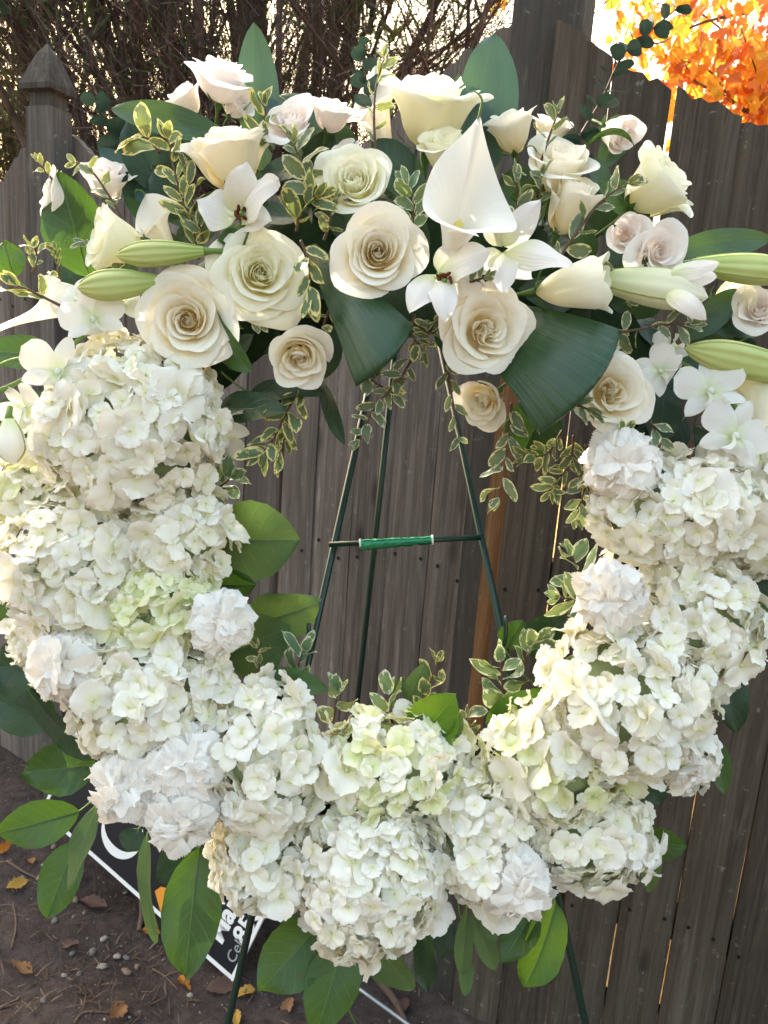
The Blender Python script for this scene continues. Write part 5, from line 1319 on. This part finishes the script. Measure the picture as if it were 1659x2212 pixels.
# dark leaves packed between the flowers: nothing tells them apart
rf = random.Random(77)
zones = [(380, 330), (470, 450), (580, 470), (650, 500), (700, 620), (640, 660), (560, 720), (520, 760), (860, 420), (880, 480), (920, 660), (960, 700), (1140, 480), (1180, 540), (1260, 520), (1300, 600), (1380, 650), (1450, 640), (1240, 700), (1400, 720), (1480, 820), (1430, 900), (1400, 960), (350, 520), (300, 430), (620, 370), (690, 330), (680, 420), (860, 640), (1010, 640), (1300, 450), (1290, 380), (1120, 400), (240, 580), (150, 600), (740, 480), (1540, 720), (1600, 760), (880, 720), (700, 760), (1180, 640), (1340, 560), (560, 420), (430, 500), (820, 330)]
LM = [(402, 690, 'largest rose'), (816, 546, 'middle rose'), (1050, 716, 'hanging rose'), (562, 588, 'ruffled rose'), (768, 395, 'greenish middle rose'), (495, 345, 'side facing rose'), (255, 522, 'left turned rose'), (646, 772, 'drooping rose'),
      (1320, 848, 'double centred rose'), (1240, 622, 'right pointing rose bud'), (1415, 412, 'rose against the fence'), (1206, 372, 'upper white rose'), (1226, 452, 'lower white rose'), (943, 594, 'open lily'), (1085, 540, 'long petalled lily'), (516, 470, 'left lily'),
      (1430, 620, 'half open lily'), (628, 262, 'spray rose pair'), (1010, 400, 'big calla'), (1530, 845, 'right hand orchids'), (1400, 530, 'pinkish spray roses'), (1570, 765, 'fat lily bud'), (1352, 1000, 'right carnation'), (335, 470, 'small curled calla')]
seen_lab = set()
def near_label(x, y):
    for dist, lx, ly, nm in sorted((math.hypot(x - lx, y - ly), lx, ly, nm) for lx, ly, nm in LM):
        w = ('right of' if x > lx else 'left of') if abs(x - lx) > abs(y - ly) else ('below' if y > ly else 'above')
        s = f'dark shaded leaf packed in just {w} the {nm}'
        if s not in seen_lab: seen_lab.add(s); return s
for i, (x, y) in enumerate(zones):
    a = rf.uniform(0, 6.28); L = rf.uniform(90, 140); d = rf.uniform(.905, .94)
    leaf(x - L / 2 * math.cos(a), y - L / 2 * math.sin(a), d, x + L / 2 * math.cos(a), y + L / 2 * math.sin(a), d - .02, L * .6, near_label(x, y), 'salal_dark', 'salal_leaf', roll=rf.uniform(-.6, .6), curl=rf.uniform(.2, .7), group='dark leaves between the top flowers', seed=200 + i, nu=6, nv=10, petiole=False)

# ------------------------------------------------------------------ variegated sprigs
S = sprig
S([(120, 395, .86), (100, 372, .86), (85, 350, .86)], 'bright yellow edged sprig tip at the far upper left', 4, 34, 'var_yellow', 1, 1.2)
S([(262, 470, .85), (240, 430, .845), (200, 372, .845), (165, 350, .845)], 'dark stemmed sprig in front of the upper left spray rose', 7, 40, 'var', 2, 1.0)
S([(430, 560, .84), (415, 490, .835), (385, 400, .83), (362, 300, .835)], 'tall variegated sprig at left beside the side facing rose', 16, 58, 'var_yellow', 3, .8)
S([(440, 520, .835), (420, 450, .83), (400, 360, .83)], 'grey green variegated sprig under the tall left sprig', 12, 50, 'var', 33, .7)
S([(345, 330, .84), (320, 300, .84), (300, 285, .84)], 'single long yellow edged leaves at upper left', 3, 78, 'var_yellow', 4, .9, term=False)
S([(668, 420, .83), (655, 370, .825), (635, 310, .82)], 'dark green thin margined sprig below the spray rose pair', 9, 62, 'var', 5, 1.1)
S([(640, 500, .83), (650, 460, .82), (680, 425, .815)], 'yellow variegated sprig left of the greenish middle rose', 9, 66, 'var_yellow', 6, .8)
S([(812, 335, .85), (808, 260, .85), (812, 190, .85), (830, 125, .85)], 'tall thin sprig standing in front of the top calla', 8, 42, 'var', 7, .9)
S([(650, 520, .82), (668, 570, .81), (668, 640, .81)], 'yellow edged sprig hanging beside the ruffled rose', 5, 70, 'var_yellow', 8, .5)
S([(660, 820, .88), (625, 880, .875), (590, 950, .87), (560, 985, .87)], 'variegated sprig hanging at the left inner rim', 15, 62, 'var_yellow', 9, .7)
S([(600, 850, .89), (620, 920, .885), (600, 990, .88)], 'second variegated sprig hanging behind the left inner rim sprig', 9, 52, 'var_yellow', 10, .7)
S([(905, 740, .87), (870, 810, .865), (810, 880, .86), (778, 950, .86)], 'sprig hanging in front of the middle easel leg', 12, 52, 'var', 11, .9)
S([(895, 680, .86), (890, 720, .855), (915, 760, .85)], 'sprig tip below the open lily', 9, 46, 'var_yellow', 12, .9)
S([(960, 760, .88), (975, 850, .875), (992, 945, .87)], 'thin sprig trailing over the right easel leg', 7, 44, 'var', 13, .7)
S([(1105, 870, .88), (1098, 950, .875), (1078, 1075, .87)], 'sprig trailing beside the brown post gap', 10, 58, 'var', 14, .7)
S([(1215, 930, .88), (1180, 980, .875), (1130, 985, .87)], 'variegated sprig left of the right carnation, pointing left', 11, 44, 'var_yellow', 15, .9)
S([(1240, 940, .88), (1230, 1000, .875), (1190, 1060, .87)], 'variegated sprig hanging left of the right carnation', 14, 48, 'var_yellow', 16, .9)
S([(1265, 960, .87), (1265, 1040, .87), (1245, 1120, .87)], 'lowest variegated sprig hanging at the right inner rim', 13, 46, 'var', 17, .8)
rosette(1335, 945, .835, 'star shaped variegated rosette under the double centred rose', 8, 56, 'var_yellow', 18, (0, -.1, 1), .25)
S([(1400, 900, .84), (1425, 960, .835), (1405, 1020, .83)], 'dark variegated sprig across the right carnation', 8, 56, 'var', 19, .8)
S([(1300, 720, .83), (1360, 715, .825), (1430, 702, .82), (1490, 700, .82)], 'horizontal sprig under the opening lily with hanging leaves', 9, 54, 'var', 20, 1.1, hang=.7)
S([(1165, 360, .86), (1185, 300, .855), (1205, 245, .85)], 'upright sprig tip left of the eucalyptus', 5, 46, 'var', 21, 1.0)
S([(1195, 580, .83), (1240, 510, .82), (1300, 435, .82), (1355, 395, .82)], 'long stemmed sprig crossing the two white roses', 10, 58, 'var', 22, .8)
S([(1150, 480, .84), (1165, 430, .835), (1170, 380, .83)], 'dark sprig left of the lower white rose', 6, 46, 'var', 23, 1.0)
S([(130, 660, .82), (70, 630, .815), (35, 615, .815)], 'sprig at the left edge across the calla', 4, 62, 'var_yellow', 24, 1.1)
S([(915, 1545, .90), (925, 1490, .895), (945, 1430, .89)], 'sunlit sprig at the bottom of the opening', 7, 52, 'var_yellow', 25, .9)
S([(850, 1570, .90), (842, 1540, .895), (840, 1500, .89)], 'broad pale leaves at the bottom left of the opening', 4, 72, 'var_pale', 26, .7)
S([(720, 1560, .90), (725, 1530, .895), (728, 1495, .89)], 'pair of pale edged leaves above the lower left hydrangea', 3, 62, 'var_pale', 27, .8)
S([(1085, 1540, .91), (1085, 1480, .905), (1080, 1430, .90)], 'broad pale edged sprig at the right of the opening', 9, 72, 'var_pale', 28, 1.0)
S([(1130, 1450, .91), (1140, 1410, .905), (1160, 1385, .90)], 'broad leaved sprig tip beside the dark round leaf', 5, 70, 'var_pale', 29, .9)
S([(560, 1480, .88), (560, 1440, .875), (555, 1400, .87)], 'small bright sprig at the left inner rim', 6, 40, 'var', 30, 1.1)
S([(620, 1490, .90), (640, 1450, .895), (655, 1405, .89)], 'broad leaved sprig beside the left easel leg', 5, 66, 'var_pale', 31, .8)
S([(1310, 1290, .90), (1260, 1250, .895), (1235, 1200, .89)], 'upper broad leaved sprig left of the right arm carnation', 6, 72, 'var_pale', 32, .9)
S([(1310, 1310, .90), (1265, 1300, .895), (1210, 1290, .89)], 'lower broad leaved sprig left of the right arm carnation', 6, 70, 'var_pale', 34, .6)
S([(420, 1080, .90), (470, 1055, .895), (500, 1030, .89)], 'dark broad leaved sprig at the left inner rim beside the hydrangea', 9, 66, 'var_pale', 35, .9)
S([(1010, 1600, .90), (1000, 1570, .895), (1010, 1545, .89)], 'sprig between the serrated leaf and the creamy hydrangea', 8, 46, 'var', 36, 1.1)
for k, (bx, by, tx, ty, w, lab) in enumerate([(1008, 1960, 998, 2108, 40, 'narrow grey green leaf below the wreath, left one of the cluster'), (1022, 1965, 1070, 2095, 46, 'narrow grey green leaf below the wreath, right one of the cluster'),
        (1030, 1965, 1088, 2030, 44, 'narrow grey green leaf under the lone carnation, topmost of the cluster'), (1005, 2040, 1005, 2152, 34, 'narrow grey green leaf below the wreath, lowest of the cluster')]):
    leaf(bx, by, .91 + .01 * (k == 3), tx, ty, .895 + .01 * (k == 3), w, lab, 'salal_back', 'pittosporum_leaf', curl=.3, roll=.2 - .15 * k, seed=120 + k, shape=(.9, .7))
S([(380, 560, .86), (300, 560, .86), (190, 530, .86)], 'grey leaves behind the left turned rose', 4, 46, 'var', 38, .8)
S([(70, 590, .89), (80, 560, .885), (75, 535, .88)], 'sprig at the left edge beside the sunlit petal', 5, 40, 'var', 39, .9)
S([(480, 720, .87), (510, 690, .86), (560, 700, .86)], 'sprig in the dark gap right of the largest rose', 4, 44, 'var', 40, .9)
S([(1010, 610, .80), (1030, 605, .79), (1050, 598, .785)], 'small sprig lying on the right petals of the open lily', 4, 36, 'var', 41, 1.0)
S([(720, 650, .86), (700, 700, .855), (695, 740, .85)], 'sprig right of the drooping rose', 4, 44, 'var_yellow', 42, .8)
S([(1230, 870, .82), (1260, 880, .81), (1280, 890, .805)], 'grey green leaves in front of the double centred rose', 4, 50, 'var', 43, .5)

S([(700, 520, .84), (715, 470, .83), (720, 440, .825)], 'small sprig between the middle rose and the greenish rose', 6, 48, 'var', 44, 1.0)
S([(880, 520, .83), (895, 460, .825), (880, 400, .82)], 'pale edged sprig left of the big calla', 8, 56, 'var_pale', 45, .9)
S([(1110, 480, .83), (1120, 430, .825), (1110, 380, .82)], 'sprig right of the big calla', 6, 46, 'var', 46, .9)
S([(1280, 560, .84), (1310, 600, .835), (1350, 640, .83)], 'sprig below the pinkish spray rose bud', 5, 46, 'var', 47, .8)
S([(900, 700, .86), (930, 720, .85), (960, 700, .85)], 'dark sprig beneath the open lily petals', 8, 42, 'var', 48, 1.0)
S([(760, 790, .89), (800, 820, .885), (850, 850, .88)], 'dark green sprig under the left fan leaf', 9, 54, 'var', 49, .9)
S([(590, 330, .87), (570, 290, .865), (575, 230, .86)], 'folded yellow edged leaves beside the upright top leaf', 5, 60, 'var_yellow', 50, .6)
S([(1270, 960, .86), (1300, 1000, .855), (1290, 1050, .85)], 'sprig over the left side of the right carnation', 7, 44, 'var_yellow', 51, .9)
S([(130, 610, .86), (125, 570, .855), (118, 540, .85)], 'thin sprig below the big upper left leaf', 5, 36, 'var_yellow', 52, 1.0)

# ------------------------------------------------------------------ eucalyptus
eucalyptus([(1215, 400, .89), (1245, 310, .885), (1300, 215, .88), (1345, 120, .87), (1400, 70, .865), (1470, 12, .86)], 'long eucalyptus stem rising to the top right corner', 15, 26, 1)
eucalyptus([(800, 240, .92), (790, 170, .92), (778, 95, .92)], 'eucalyptus tip behind the top calla', 6, 24, 2)
eucalyptus([(270, 330, .91), (240, 270, .91), (205, 215, .91)], 'grey wilted eucalyptus tip at the upper left', 5, 26, 3)
print('objects', len(bpy.data.objects))
